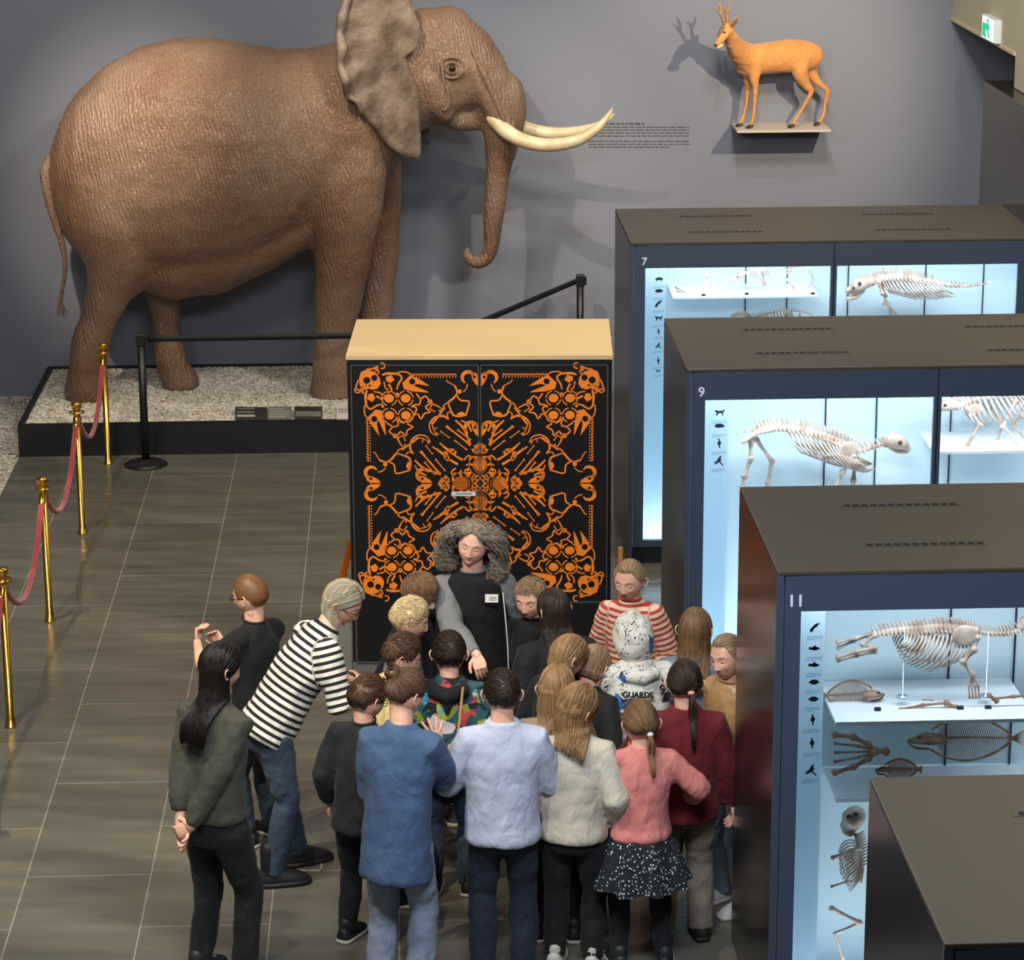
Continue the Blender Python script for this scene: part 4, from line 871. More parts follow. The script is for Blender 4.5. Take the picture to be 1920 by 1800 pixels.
# case 11
y11 = YC['11']+.34
s = Sk('sea_lion_skeleton', 'seal skeleton with long hind flippers stretched across the top of case 11', 'skeleton', y11, (1720, 1210))
P = s.spine([(1640, 1188), (1680, 1182), (1720, 1179), (1760, 1176), (1800, 1178), (1830, 1183)], 26, [.024, .028, .03, .028], 0, 1.5)
s.spine([(1830, 1183), (1860, 1188), (1890, 1187), (1918, 1180)], 12, .017, .02, name='neck_bones'); s.ribs(P[8:25], [.08, .19, .22, .14], [-130, -118, -105], .0055, .085, curl=-.1)
s.skull([(1915, 1175), (1925, 1170), (1945, 1172)], [.02, .045, .035]); mb = MB(); mb.ell(s.P(1808, 1192, -.09), (.055, .010, .05)); mb.build('shoulder_blade', s.m, s.t)
s.bones([([(1640, 1192, -.03), (1618, 1208, -.03), (1640, 1215, -.03)], .010), ([(1640, 1215, -.05), (1606, 1222, -.05), (1572, 1232, -.05)], .011), ([(1640, 1222, -.02), (1606, 1229, -.02), (1572, 1238, -.02)], .009), ([(1635, 1188, .02), (1605, 1196, .02), (1572, 1204, .02)], .009), ([(1625, 1192, .04), (1600, 1202, .04), (1572, 1215, .04)], .008)], 'hind_flipper')
s.bones([([(1832, 1196, -.08), (1826, 1218, -.09), (1806, 1240, -.09)], .014), ([(1806, 1240, -.09), (1822, 1264, -.09)], .013)]+[([(1822, 1264, -.09+.01*k), (1816+6*k, 1285, -.09), (1818+6*k, 1308, -.1)], .005) for k in range(4)], 'fore_flipper')
sh_, z11 = shelf(YC['11'], 1566, 1940, 1352, 'long white specimen shelf in the middle of case 11', .46)
z_ = z11
def fish(name, label, c, L, Hh, yoff, head_left, m, cat='skeleton', rays=26, tail=True, bot=True):
    s = Sk(name, label, cat, y11+yoff, c, m); sg_ = -1 if head_left else 1; mb = MB()
    f = lambda u, v: Vector((sg_*u*L, 0, v*Hh))
    sp = [f(-.5+i/30., .04*math.sin(i/30*PI)) for i in range(31)]; mb.tube(sp, interp(0, [.003, .006, .007], 31), 6); mb.build('spine', m, s.t)
    mb = MB()
    for i in range(rays):
        u = -.46+.72*i/rays; e = math.sin(PI*min(1, max(0, (u+.52)/.9)))**.8
        mb.tube([f(u, .03), f(u-.05, .46*e)], [.0022, .0012], 4); mb.tube([f(u, 0), f(u-.05, -.46*e)], [.0022, .0012], 4)
    mb.build('ray_bones', m, s.t)
    mb = MB(); up = [f(-.5+.78*i/20, .47*math.sin(PI*min(1, (.02+.86*i/20)))**.75) for i in range(21)]; dn_ = [Vector((p.x, p.y, -p.z)) for p in up]
    mb.tube(up, .005, 6); mb.tube(dn_, .005, 6); mb.build('fin_edge', m, s.t)
    mb = MB(); mb.tube([f(.24, .02), f(.32, .03), f(.42, 0), f(.5, -.05)], [Hh*.24, Hh*.27, Hh*.18, Hh*.04], 12, flat=.4); mb.tube([f(.30, -.2), f(.42, -.18), f(.49, -.1)], [.004, .006, .004], 6); mb.ell(f(.40, .06)+Vector((0, -Hh*.085, 0)), (.011, .006, .011), mi=1); mb.build('skull', [m, mat('socket_dark', (70, 52, 44), .8)], s.t)
    if tail:
        mb = MB()
        for k in range(7): mb.tube([f(-.5, 0), f(-.62, (k-3)*.055)], [.004, .002], 4)
        mb.build('tail_fan', m, s.t)
    return s
pm = lambda px: px/5163.8*12.3
fish('carp_skeleton', 'fish skeleton facing right at the left edge inside case 11 above the shelf', (1604, 1303), pm(105), pm(62), 0, False, M_bonebrown)
fish('large_flatfish_skeleton', 'large tan angular flatfish skeleton in the lower part of case 11', (1800, 1386), pm(195), pm(92), .02, True, M_bonebrown, rays=34)
fish('small_flatfish_skeleton', 'small flatfish skeleton lowest in case 11 beside the olive case top', (1681, 1443), pm(78), pm(46), .02, True, M_bonebrown)
s = Sk('bird_leg_bone', 'slim tan limb bone lying on the shelf of case 11 under the ribs', 'bone', y11-.1, (1740, 1325), M_bonebrown); s.bones([([(1688, 1330, 0), (1730, 1322, 0), (1775, 1318, 0)], .007), ([(1775, 1318, 0), (1792, 1327, 0)], .012), ([(1732, 1312, 0), (1748, 1313, 0)], .003)], 'bone')
s = Sk('bird_leg_bone', 'slim tan limb bone lying on the shelf of case 11 at the right edge', 'bone', y11-.1, (1900, 1308), M_bonebrown); s.bones([([(1862, 1310, 0), (1900, 1306, 0), (1950, 1302, 0)], .007), ([(1855, 1304, 0), (1868, 1314, 0)], .010)], 'bone')
s = Sk('whale_jaw', 'pointed arch of thin tan jaw bones at the left of case 11 under the shelf', 'bone', y11, (1610, 1410), M_bonebrown)
s.bones([([(1566, 1378, 0), (1600, 1382, 0), (1628, 1396, 0), (1643, 1407, 0)], .013), ([(1566, 1448, 0), (1600, 1438, 0), (1628, 1422, 0), (1643, 1410, 0)], .013), ([(1566, 1394, 0), (1610, 1399, 0), (1638, 1407, 0)], .006), ([(1566, 1411, 0), (1638, 1409, 0)], .006), ([(1566, 1428, 0), (1610, 1420, 0), (1638, 1411, 0)], .006), ([(1640, 1408, 0), (1660, 1409, 0)], .016)], 'jaw_bone')
sh_, z_ = shelf(YC['11'], 1566, 1940, 1496, 'lower white specimen shelf in case 11 beside the olive case top', .16)
s = Sk('monkey_skeleton', 'monkey skeleton climbing at the bottom left of case 11 below the shelves', 'skeleton', y11, (1600, 1600))
s.skull([(1604, 1530), (1594, 1540), (1586, 1548)], [.05, .05, .028], [(1592, 1532, .014, .045), (1604, 1528, .014, .048)], jaw=([(1604, 1552), (1594, 1562), (1584, 1558)], [.014, .018, .014]))
P = s.spine([(1606, 1566), (1612, 1590), (1616, 1620), (1612, 1650)], 16, .018, .018); s.ribs(P[3:14], [.10, .13, .1], [200, 215, 225], .0045, .06)
s.bones([([(1612, 1590, -.05), (1588, 1598, -.05), (1562, 1608, -.05)], .009), ([(1612, 1650, -.05), (1585, 1654, -.05), (1560, 1662, -.05)], .006)], 'arm'); s.bones([([(1560, 1704, -.04), (1612, 1730, -.04)], .012), ([(1612, 1730, -.04), (1566, 1750, -.04)], .008), ([(1566, 1752, -.04), (1582, 1800, -.04)], .008)], 'leg')
for k, (x, y) in enumerate(((1692, 1307), (1848, 1305))):
    s = Sk('stand_disc', ['round clear stand foot under the seal ribs on the left', 'round clear stand foot under the seal neck on the right'][k]+' in case 11', 'stand', y11-.05, (x, y)); MB().lathe((0, 0, 0), [(0, 0), (.028, 0), (.026, .006), (.0035, .008), (.0035, .30), (0, .30)], 14).build('rod', mat('clear_rod', (170, 190, 200), .2, .3), s.t)
n_ = 0
for x, y, ya in ((1645, 1342, y11-.12), (1800, 1338, y11-.12), (1853, 1320, y11-.12), (1319, 556, y7-.12), (1400, 556, y7-.1), (1524, 553, y7-.12)):
    p = aty(x, y, ya); lab = ['number cube left on the shelf of case 11 before the fish', 'number cube in the middle of the shelf of case 11', 'number cube right on the shelf of case 11', 'number cube left on the shelf of case 7', 'number cube by the crouching skeleton in case 7', 'number cube at the right end of the shelf of case 7'][n_]; n_ += 1
    z_t = z11 if ya < 14 else zs7
    mb = MB(); mb.box((-.014, -.008, 0), (.014, .008, .014)); o = mb.build('number_cube', M_black); o.location = (p.x, ya, z_t); tag(o, 'tiny black '+lab, 'marker', 'specimen number cubes')

# ------------------------------------------------------------------ people
def skinmat(name, c, c2): 
    m = mat(name, c, .5, var=(c2, 18, .35), bump=(220, .12, .0008)); m.node_tree.nodes['Principled BSDF'].inputs['Subsurface Weight'].default_value = .12
    m.node_tree.nodes['Principled BSDF'].inputs['Subsurface Radius'].default_value = (.012, .005, .003); return m
SK1 = skinmat('fair_skin', (236, 190, 166), (224, 164, 140)); M_lip = mat('lips', (206, 128, 118), .4); M_ew = mat('eye_white', (225, 220, 214), .25); M_iris = mat('iris', (52, 46, 42), .15); M_brow = mat('eyebrow', (112, 84, 62), .8); M_teeth = mat('teeth', (216, 206, 194), .25); M_mouth = mat('mouth_line', (120, 58, 52), .5)
SKM = [SK1, M_lip, M_ew, M_iris, M_brow, M_teeth, M_mouth]
def ss(a, b, x):
    t = min(1, max(0, (x-a)/(b-a))); return t*t*(3-2*t)
def head_pt(d, face=True):
    """unit direction -> point on the head, in half-head-heights; +y is the face"""
    x, y, z = d; rx, rz = .72, 1.0
    ry = .80 if y > 0 else .90
    p = Vector((x*rx, y*ry, z*rz))
    if z < 0:
        k = -z; p.x *= 1-.26*k**1.6
        if y < 0: p.y *= 1-.42*ss(.1, .9, k)
        else: p.y *= 1+.10*ss(.3, .9, k)
        p.z *= .99
    if z > .3 and y > 0: p.y *= 1+.04*(z-.3)
    if not face: return p
    if y > 0:
        g = lambda cx, cz, sx, sz: math.exp(-((p.x-cx)/sx)**2-((p.z-cz)/sz)**2)
        f = 0
        a = abs(p.x)
        # flatten the face plane
        p.y = p.y-(.10*ss(.2, .8, y))*math.exp(-(p.x/.5)**2)*ss(-.95, -.1, -abs(p.z+.2)) if False else p.y
        f += -.070*math.exp(-((a-.27)/.16)**2-((p.z-.02)/.12)**2)
        f += .035*math.exp(-((a-.25)/.25)**2-((p.z-.22)/.08)**2)
        zn = p.z; pr = ss(.12, -.30, zn)*ss(-.47, -.34, zn) if False else (ss(.15, -.32, zn) if zn > -.34 else ss(-.46, -.34, zn))
        pr = max(0, min(1, (0.15-zn)/.47)) if zn > -.33 else ss(-.46, -.33, zn)
        f += .175*pr*math.exp(-(p.x/(.075+.06*max(0, min(1, -zn/.33))))**2)
        f += .05*math.exp(-((a-.13)/.05)**2-((p.z+.34)/.06)**2)
        f += .045*math.exp(-((a-.40)/.16)**2-((p.z+.28)/.16)**2)
        f += .055*g(0, -.52, .17, .035)+.06*g(0, -.62, .15, .045)-.045*g(0, -.565, .19, .018)
        f += .07*g(0, -.87, .17, .11)-.03*g(0, -.73, .2, .05)
        p.y += f
    return p
def build_head(mb, M, hs, smile=False, eyes='down', ears=True, browc=True, detail=1):
    """adds a head to mb; M places the head frame (unit = half head height)"""
    u = hs/2; n, m = (112, 72) if detail else (56, 40)
    S = M @ Matrix.Scale(u, 4); vs = []; st = []
    for j in range(m+1):
        ph = PI*j/m
        for i in range(n):
            # denser columns in front
            a = 2*PI*i/n; az = a-.38*math.sin(a)
            d = (math.sin(ph)*math.sin(az), math.sin(ph)*math.cos(az), math.cos(ph)); p = head_pt(d); st.append(p)
            vs.append(S @ p)
    fs = [[], [], []]
    for j in range(m):
        for i in range(n):
            l = (i+1) % n; q = (j*n+i, (j+1)*n+i, (j+1)*n+l, j*n+l); c = (st[q[0]]+st[q[2]])/2; mi = 0
            if c.y > .5:
                w_ = .18 if not smile else .27; cz = c.z-(.5*c.x*c.x if smile else 0)
                if abs(c.x) < w_:
                    e = math.sqrt(max(0, 1-(c.x/w_)**2))
                    if -.568-(.085 if not smile else .13)*e < cz < -.565+.075*e: mi = 1
            fs[mi].append(q)
    k = len(mb.v); mb.v += [tuple(v) for v in vs]
    for mi in (0, 1):
        for q in fs[mi]: mb.f.append(tuple(i+k for i in q)); mb.mi.append(mi); mb.sm.append(True)
    sub = MB()
    for s in (-1, 1):
        sub.ell((s*.275, .622, .01), (.105, .095, .078), n=14, m=10, mi=2)
        if eyes == 'down':
            sub.ell((s*.272, .700, -.048), (.036, .02, .022), n=8, m=6, mi=3)
            R0 = MB(); R0.ell((s*.275, .624, .014), (.116, .106, .092), n=14, m=10, mi=0); 
            ks = [i for i, f in enumerate(R0.f) if all(R0.v[q][2] > -.035 for q in f)]
            sub.addm(R0.v, [R0.f[i] for i in ks], 0)
            sub.tube([(s*(.275-.10), .672, -.030), (s*.275, 0.728, -.042), (s*(.275+.10), .664, -.030)], .011, 5, mi=3)
        elif eyes == 'smile':
            R0 = MB(); R0.ell((s*.275, .624, .014), (.116, .106, .092), n=14, m=10, mi=0); ks = [i for i, f in enumerate(R0.f) if all(R0.v[q][2] > .01 for q in f)]
            sub.addm(R0.v, [R0.f[i] for i in ks], 0); sub.ell((s*.27, .704, -.012), (.045, .024, .03), n=8, m=6, mi=3)
            sub.tube([(s*(.275-.10), .672, -.005), (s*.275, 0.730, .012), (s*(.275+.10), .664, -.005)], .011, 5, mi=3)
        else:
            sub.ell((s*.272, .692, .0), (.055, .034, .055), n=10, m=6, mi=3); R0 = MB(); R0.ell((s*.275, .624, .014), (.116, .106, .092), n=14, m=10, mi=0); sub.addm(R0.v, [f for f in R0.f if all(R0.v[q][2] > .036 for q in f)], 0)
            sub.tube([(s*(.275-.10), .672, .015), (s*.275, 0.732, .040), (s*(.275+.10), .664, .015)], .011, 5, mi=3)
        # brow
        bp = []
        for i in range(6):
            x = .12+.30*i/5; d = Vector((s*x/.70, .8, .22)).normalized(); q = head_pt(d); bp.append((q.x, q.y+.002, .205+.05*math.sin(PI*i/5.)))
        if browc: sub.tube(bp, [.014, .024, .026, .022, .016, .008], 6, mi=4, flat=.5)
        if ears:
            ec = Vector((s*.66, -.06, -.10)); rs = []
            ol = [(0, .22), (-.09, .24), (-.17, .17), (-.18, .05), (-.13, -.06), (-.07, -.15), (.0, -.20), (.04, -.14)]
            P = bez([Vector((ec.x+s*.04+s*(.08+.10*max(0, -a)/.18), ec.y+a, ec.z+b)) for a, b in ol], 18)
            sub.tube(P, interp(0, [.02, .034, .036, .034, .03, .034, .045, .02], 19), 7)
            sub.tube([(ec.x, ec.y+.02, ec.z+.12), (ec.x+s*.03, ec.y-.04, ec.z+.02), (ec.x, ec.y+.0, ec.z-.12)], [.06, .09, .05], 8, flat=.6)
    if smile:
        sub.tube([(-.19, .775, -.548), (-.10, .835, -.585), (0, .852, -.598), (.10, .835, -.585), (.19, .775, -.548)], [.010, .024, .028, .024, .010], 8, mi=5, flat=.45)
    else: sub.tube([(-.15, .775, -.565), (-.07, .812, -.566), (0, .82, -.570), (.07, .812, -.566), (.15, .775, -.565)], .009, 5, mi=6)
    sub.xf(S); k = len(mb.v); mb.v += sub.v; mb.f += [tuple(i+k for i in f) for f in sub.f]; mb.mi += sub.mi; mb.sm += sub.sm

def hairmat(name, c, c2):
    if name in _M: return _M[name]
    m = mat(name, c, .48, island=c2, spec=.4, bump=(90, .25, .003)); return m
def sl(a, b, t):
    a = Vector(a).normalized(); b = Vector(b).normalized(); w_ = math.acos(max(-1, min(1, a.dot(b))))
    if w_ < 1e-4: return a
    return (a*math.sin((1-t)*w_)+b*math.sin(t*w_))/math.sin(w_)
def build_hair(M, hs, style, length=.2, vol=.10, part=.0, seed=1, fringe=True, tail=None, count=None, wave=0, hairline=None, col=None, openf=62):
    rg = random.Random(seed); u = hs/2; S = M @ Matrix.Scale(u, 4); mb = MB()
    down = (M.to_3x3().inverted() @ Vector((0, 0, -1)))   # world down in head frame
    down_w = Vector((0, 0, -1))
    def line(az):  # hairline: min z of unit direction, az 0 = front .. PI back
        a = abs(az); f = hairline if hairline is not None else (.52 if fringe else .66)
        if a < .7: return f
        if a < 1.25: return f+(.05-f)*(a-.7)/.55
        if a < 1.75: return .05+(.02-.05)*(a-1.25)/.5
        return .02+(-.42-.02)*ss(1.75, 2.3, a)
    # scalp cap
    n, m = 64, 40; idx = {}; vs = []; fs = []
    for j in range(m+1):
        ph = PI*.80*j/m
        for i in range(n):
            az = 2*PI*i/n-PI; d = (math.sin(ph)*math.sin(az), math.sin(ph)*math.cos(az), math.cos(ph)); q = head_pt(d, False)
            e = d[2]-line(az); k = (.03 if style == 'buzz' else .012)+(.05 if style == 'curly' else min(vol, .2))*.75*ss(0, .35, e)
            nn = noise.noise(Vector((d[0]*6+seed, d[1]*6, d[2]*3)))*.25*min(vol, .2)
            vs.append(S @ (q*(1+k+nn*ss(0, .3, e))))
    for j in range(m):
        for i in range(n):
            l = (i+1) % n; ph = PI*.80*(j+.5)/m; az = 2*PI*(i+.5)/n-PI
            if math.cos(ph) > line(az): fs.append((j*n+i, (j+1)*n+i, (j+1)*n+l, j*n+l))
    mb.addm(vs, fs, 0)
    def strand(P, r0, r1=None, k=4):
        r1 = r0*.35 if r1 is None else r1; nP = len(P)
        mb.tube(P, [r0*(.5 if i == 0 else 1)+(r1-r0)*(max(0, i/(nP-1)-.4)/.6) for i in range(nP)], k, round_ends=False, flat=.55)
    if style in ('short', 'bowl', 'buzz'):
        N = count or (1500 if style != 'buzz' else 500); L = {'short': .30, 'bowl': .42, 'buzz': .10}[style]
        for _ in range(N):
            az = rg.uniform(-PI, PI); z = rg.uniform(-.4, 1)
            if z < line(az)+.02: continue
            r_ = math.sqrt(1-z*z); d = Vector((r_*math.sin(az), r_*math.cos(az), z))
            swirl = Vector((.25, -.9, .45)).normalized(); t_ = (d-swirl); t_ = (t_-d*t_.dot(d)); 
            if t_.length < .05: continue
            t_.normalize(); t_ += Vector((rg.gauss(0, .18), rg.gauss(0, .18), rg.gauss(0, .18)))
            if style == 'bowl': t_ += Vector((0, 0, -.5))
            P = []
            for i in range(5):
                dd = (d+t_*(L*i/4)).normalized()
                if style != 'bowl' and dd.z < line(math.atan2(dd.x, dd.y))-.12: break
                e = max(0, dd.z-line(math.atan2(dd.x, dd.y))); lift = .02+vol*.78*ss(0, .35, e)+(.05*i/4 if style == 'short' else .012)+rg.uniform(0, .02)
                P.append(S @ (head_pt(dd, False)*(1+lift)))
            if len(P) > 2: strand(P, u*(.026 if style == 'short' else .018 if style == 'buzz' else .034))
    elif style in ('long', 'curly'):
        N = count or (720 if style == 'long' else 1500)
        for _ in range(N):
            s = rg.random(); al = R((52 if style == 'long' else 40)-100*s); side = rg.choice((-1, 1)); px_ = part+rg.uniform(-.03, .03)
            root = Vector((px_, math.sin(al), math.cos(al))).normalized()
            tz = R(rg.uniform(openf if style == 'long' else 78, 104 if openf < 90 else 125)) if s < .35 else R(rg.uniform(85, 180)) if s < .6 else R(rg.uniform(110, 180))
            if s > .8: tz = R(rg.uniform(140, 180))
            tgt = Vector((side*math.sin(tz), math.cos(tz), -.30 if tz > R(120) else -.22)); P = []; off = vol*rg.uniform(.55, 1.15)
            if style == 'curly': off = vol*rg.uniform(.3, 1.2)
            k = 10
            for i in range(k):
                t = i/(k-1); dd = sl(root, tgt, t); q = head_pt(dd, False)*(1.02+off*(.5+.5*math.sin(PI*min(1, t*1.1+.15))*1.0 if style == 'long' else .08+.92*ss(.2, .95, t)))
                P.append(q)
            base = P[-1]; dr = (P[-1]-P[-2]).normalized(); L = length/u*rg.uniform(.82, 1.05); kk = 8; q = base.copy(); v = dr
            out = Vector((base.x, base.y, 0)).normalized()
            for i in range(kk):
                v = (v*.55+down*.6).normalized(); q = q+v*(L/kk)+out*(.02 if i < 3 else -.018)*(1+2*vol); P.append(q.copy())
            if wave:
                p0 = rg.uniform(0, 6.28); f = rg.uniform(1.2, 2.2)
                f *= 1.0
                P = bez(P, 34)
                for i in range(3, len(P)):
                    a = p0+f*.62*i; P[i] = P[i]+Vector((math.cos(a), math.sin(a)*.9, math.sin(a*1.3+1)*.6))*wave*min(1, i/9)
                k = 18
            P = [S @ p for p in P]
            if col: P = P[:k]+[col(p, rg.uniform(.0, .02)) for p in P[k:]]
            if style == 'curly' and not wave: P = bez(P, 26)
            strand(P, u*rg.uniform(.024, .048) if style == 'long' else u*rg.uniform(.012, .026))
    if style in ('ponytail', 'bun', 'half'):
        tie = Vector(tail or (0, -1.0, .15)); td = tie.normalized(); N = count or 480
        for _ in range(N):
            az = rg.uniform(-PI, PI); z0 = line(az)+.03; r_ = math.sqrt(max(0, 1-z0*z0)); root = Vector((r_*math.sin(az), r_*math.cos(az), z0)); 
            if rg.random() < .35: zz = rg.uniform(z0, .98); r_ = math.sqrt(1-zz*zz); root = Vector((r_*math.sin(az), r_*math.cos(az), zz))
            P = []
            for i in range(9):
                t = i/8; dd = sl(root, td, t); e = max(0, dd.z-line(math.atan2(dd.x, dd.y))); q = head_pt(dd, False)*(1.015+vol*(.25+.6*math.sin(PI*min(1, t+.1))*ss(-.1, .3, e))+rg.uniform(0, .025)); P.append(S @ q)
            strand(P, u*.03)
        c = head_pt(td, False)*1.12
        if style != 'bun':
            L = length/u
            for _ in range(240 if style == 'ponytail' else 420):
                sp = 1 if style == 'ponytail' else 2.6
                o = Vector((rg.gauss(0, .045*sp), rg.gauss(0, .035), rg.gauss(0, .04))); v = (td*.9+Vector((0, -.1, .1))).normalized(); q = c+o*.4; P = [S @ (c*.93+o*.3)]; l = L*rg.uniform(.75, 1.05)
                for i in range(10):
                    v = (v*.5+down*.62).normalized(); q = q+v*(l/10)+o*(.35 if i < 3 else -.10); P.append(col(S @ q, rg.uniform(0, .02)) if col and i > 1 else S @ q)
                strand(P, u*rg.uniform(.022, .042))
        else:
            for k in range(150):
                a0 = rg.uniform(0, 6.28); tl_ = rg.uniform(-.7, .7); rr = .30*rg.uniform(.4, 1.15); P = []
                for i in range(9):
                    a = a0+i*.45; P.append(S @ (c+td*(.10+rr*math.sin(a)*math.sin(tl_))+Vector((rr*math.cos(a), rr*.2*math.sin(a), rr*math.sin(a)*math.cos(tl_)))))
                strand(P, u*.045)
            for k in range(70):
                a0 = rg.uniform(-1, 1); d = Vector((a0, -.8, rg.uniform(-.3, .8))).normalized(); q = head_pt(d, False)*1.05; P = [S @ q, S @ (q*1.08+down*.06+Vector((rg.gauss(0, .06), 0, rg.gauss(0, .04)))), S @ (q*1.1+down*.2+Vector((rg.gauss(0, .1), 0, 0)))]; strand(P, u*.018)
    return mb
def hand(mb, wrist, d, nrm, hl, side=1, curl=.4, spread=.12, mi=0, point=False):
    """d finger direction, nrm back-of-hand normal, hl hand length"""
    d = Vector(d).normalized(); nrm = Vector(nrm); nrm = (nrm-d*nrm.dot(d)).normalized(); lat = d.cross(nrm)*side; w0 = Vector(wrist)
    sub = MB(); pl = hl*.52; pw = hl*.21; rs = []
    for t, ww, th in ((-.12, .62, .55), (.1, .7, .62), (.4, .95, .66), (.75, 1.08, .58), (.97, 1.0, .45), (1.06, .85, .25)):
        c = w0+d*pl*t; rs.append([c+lat*(pw*ww*math.cos(2*PI*k/14))+nrm*(hl*.125*th*math.sin(2*PI*k/14)) for k in range(14)])
    sub.rings(rs)
    for k, (off, ln) in enumerate(((.78, .40), (.27, .45), (-.25, .42), (-.74, .33))):
        p = w0+d*pl*.93+lat*pw*off*.9; v = (d+lat*off*spread).normalized(); P = [p-v*hl*.05]; r0 = hl*.052; c_ = curl*(1+.15*k)
        if point and k == 0: c_ = .1
        ax = lat.normalized(); q = p
        P.append(q)
        for sgm in (.45, .32, .25):
            v = (v*math.cos(c_)-nrm*math.sin(c_)).normalized() if True else v
            vn = v; q = q+vn*hl*ln*sgm; P.append(q)
            nn = nrm
        sub.tube(P, [r0*1.05, r0*1.02, r0, r0*.92, r0*.78], 9)
    v = (d*.55+lat*.85-nrm*.25).normalized(); p = w0+d*pl*.22+lat*pw*.55; q1 = p+v*hl*.2; q2 = q1+(v*.5+d*.8-nrm*.2).normalized()*hl*.16; q3 = q2+(d-nrm*(.2+curl*.3)).normalized()*hl*.13
    sub.tube([p, q1, q2, q3], [hl*.085, hl*.072, hl*.06, hl*.048], 9)
    mb.addm(sub.v, sub.f, mi)
def ik(s, t, l1, l2, pole):
    s, t = Vector(s), Vector(t); d = t-s; L = d.length
    if L > (l1+l2)*.999: t = s+d*((l1+l2)*.999/L); d = t-s; L = d.length
    a = (l1*l1-l2*l2+L*L)/(2*L); h = math.sqrt(max(0, l1*l1-a*a)); pv = Vector(pole); dn_ = d.normalized(); pv = pv-dn_*pv.dot(dn_)
    pv = pv.normalized() if pv.length > 1e-5 else Vector((0, -1, 0)); return s+dn_*a+pv*h, t
def cloth(name, c, c2=None, rough=.85, bumps=(320, .25, .002), sheen=.04, kind=None, c3=None):
    if name in _M: return _M[name]
    m = mat(name, c, rough, var=(c2 or tuple(int(v*.86) for v in c), 7, .5), sheen=sheen); q = NT(m); b = q.b
    tc = q.add('ShaderNodeTexCoord')
    n1 = q.add('ShaderNodeTexNoise'); n1.inputs['Scale'].default_value = bumps[0]; n1.inputs['Detail'].default_value = 2
    n2 = q.add('ShaderNodeTexNoise'); n2.inputs['Scale'].default_value = 9; n2.inputs['Detail'].default_value = 3; n2.inputs['Distortion'].default_value = 1.2
    mp = q.add('ShaderNodeMapping'); mp.inputs['Scale'].default_value = (1, 1, .6); q.l(tc.outputs['Object'], mp.inputs[0])
    q.l(tc.outputs['Object'], n1.inputs['Vector']); q.l(mp.outputs[0], n2.inputs['Vector'])
    b1 = q.add('ShaderNodeBump'); b1.inputs['Strength'].default_value = .5; b1.inputs['Distance'].default_value = .035; q.l(n2.outputs['Fac'], b1.inputs['Height'])
    b2 = q.add('ShaderNodeBump'); b2.inputs['Strength'].default_value = bumps[1]; b2.inputs['Distance'].default_value = bumps[2]; q.l(n1.outputs['Fac'], b2.inputs['Height']); q.l(b1.outputs[0], b2.inputs['Normal']); q.l(b2.outputs[0], b.inputs['Normal'])
    def ramp(src, els, interp_='CONSTANT'):
        rp = q.add('ShaderNodeValToRGB'); rp.color_ramp.interpolation = interp_; e = rp.color_ramp.elements
        while len(e) < len(els): e.new(.5)
        for k, (p, col) in enumerate(els): e[k].position = p; e[k].color = lin(col)
        q.l(src, rp.inputs[0]); return rp.outputs[0]
    if kind == 'stripes':     # attribute t runs along the body and sleeves
        at = q.add('ShaderNodeAttribute', attribute_name='along'); mm = q.add('ShaderNodeMath', operation='MULTIPLY'); mm.inputs[1].default_value = c3[1]; q.l(at.outputs['Fac'], mm.inputs[0])
        fr = q.add('ShaderNodeMath', operation='FRACT'); q.l(mm.outputs[0], fr.inputs[0]); q.l(ramp(fr.outputs[0], [(0, c), (c3[2], c3[0])]), b.inputs['Base Color'])
    if kind == 'dots':
        v = q.add('ShaderNodeTexVoronoi'); v.inputs['Scale'].default_value = 62; q.l(tc.outputs['Object'], v.inputs['Vector']); q.l(ramp(v.outputs['Distance'], [(0, c3), (.27, c)]), b.inputs['Base Color'])
    if kind == 'graffiti':
        base, inks = c, c3
        v = q.add('ShaderNodeTexVoronoi'); v.inputs['Scale'].default_value = (19 if name.startswith('colour') else 11); q.l(tc.outputs['Object'], v.inputs['Vector'])
        sp = q.add('ShaderNodeSeparateColor'); q.l(v.outputs['Color'], sp.inputs[0]); patch = ramp(sp.outputs[0], inks)
        n3 = q.add('ShaderNodeTexNoise'); n3.inputs['Scale'].default_value = 15; n3.inputs['Detail'].default_value = 1; n3.inputs['Distortion'].default_value = 2.5; q.l(tc.outputs['Object'], n3.inputs['Vector'])
        msk = ramp(n3.outputs['Fac'], [(0, (0, 0, 0)), (.455, (255, 255, 255)), (.505, (0, 0, 0))])
        n4 = q.add('ShaderNodeTexNoise'); n4.inputs['Scale'].default_value = 8; q.l(tc.outputs['Object'], n4.inputs['Vector']); m4 = ramp(n4.outputs['Fac'], [(0, (0, 0, 0)), (.46, (255, 255, 255))])
        mu = q.add('ShaderNodeMath', operation='MULTIPLY'); q.l(msk, mu.inputs[0]); q.l(m4, mu.inputs[1])
        mx = q.add('ShaderNodeMix', data_type='RGBA'); q.l(mu.outputs[0], mx.inputs[0]); mx.inputs[6].default_value = lin(c); q.l(patch, mx.inputs[6]); mx.inputs[7].default_value = lin(c2); q.l(mx.outputs[2], b.inputs['Base Color'])
    return m
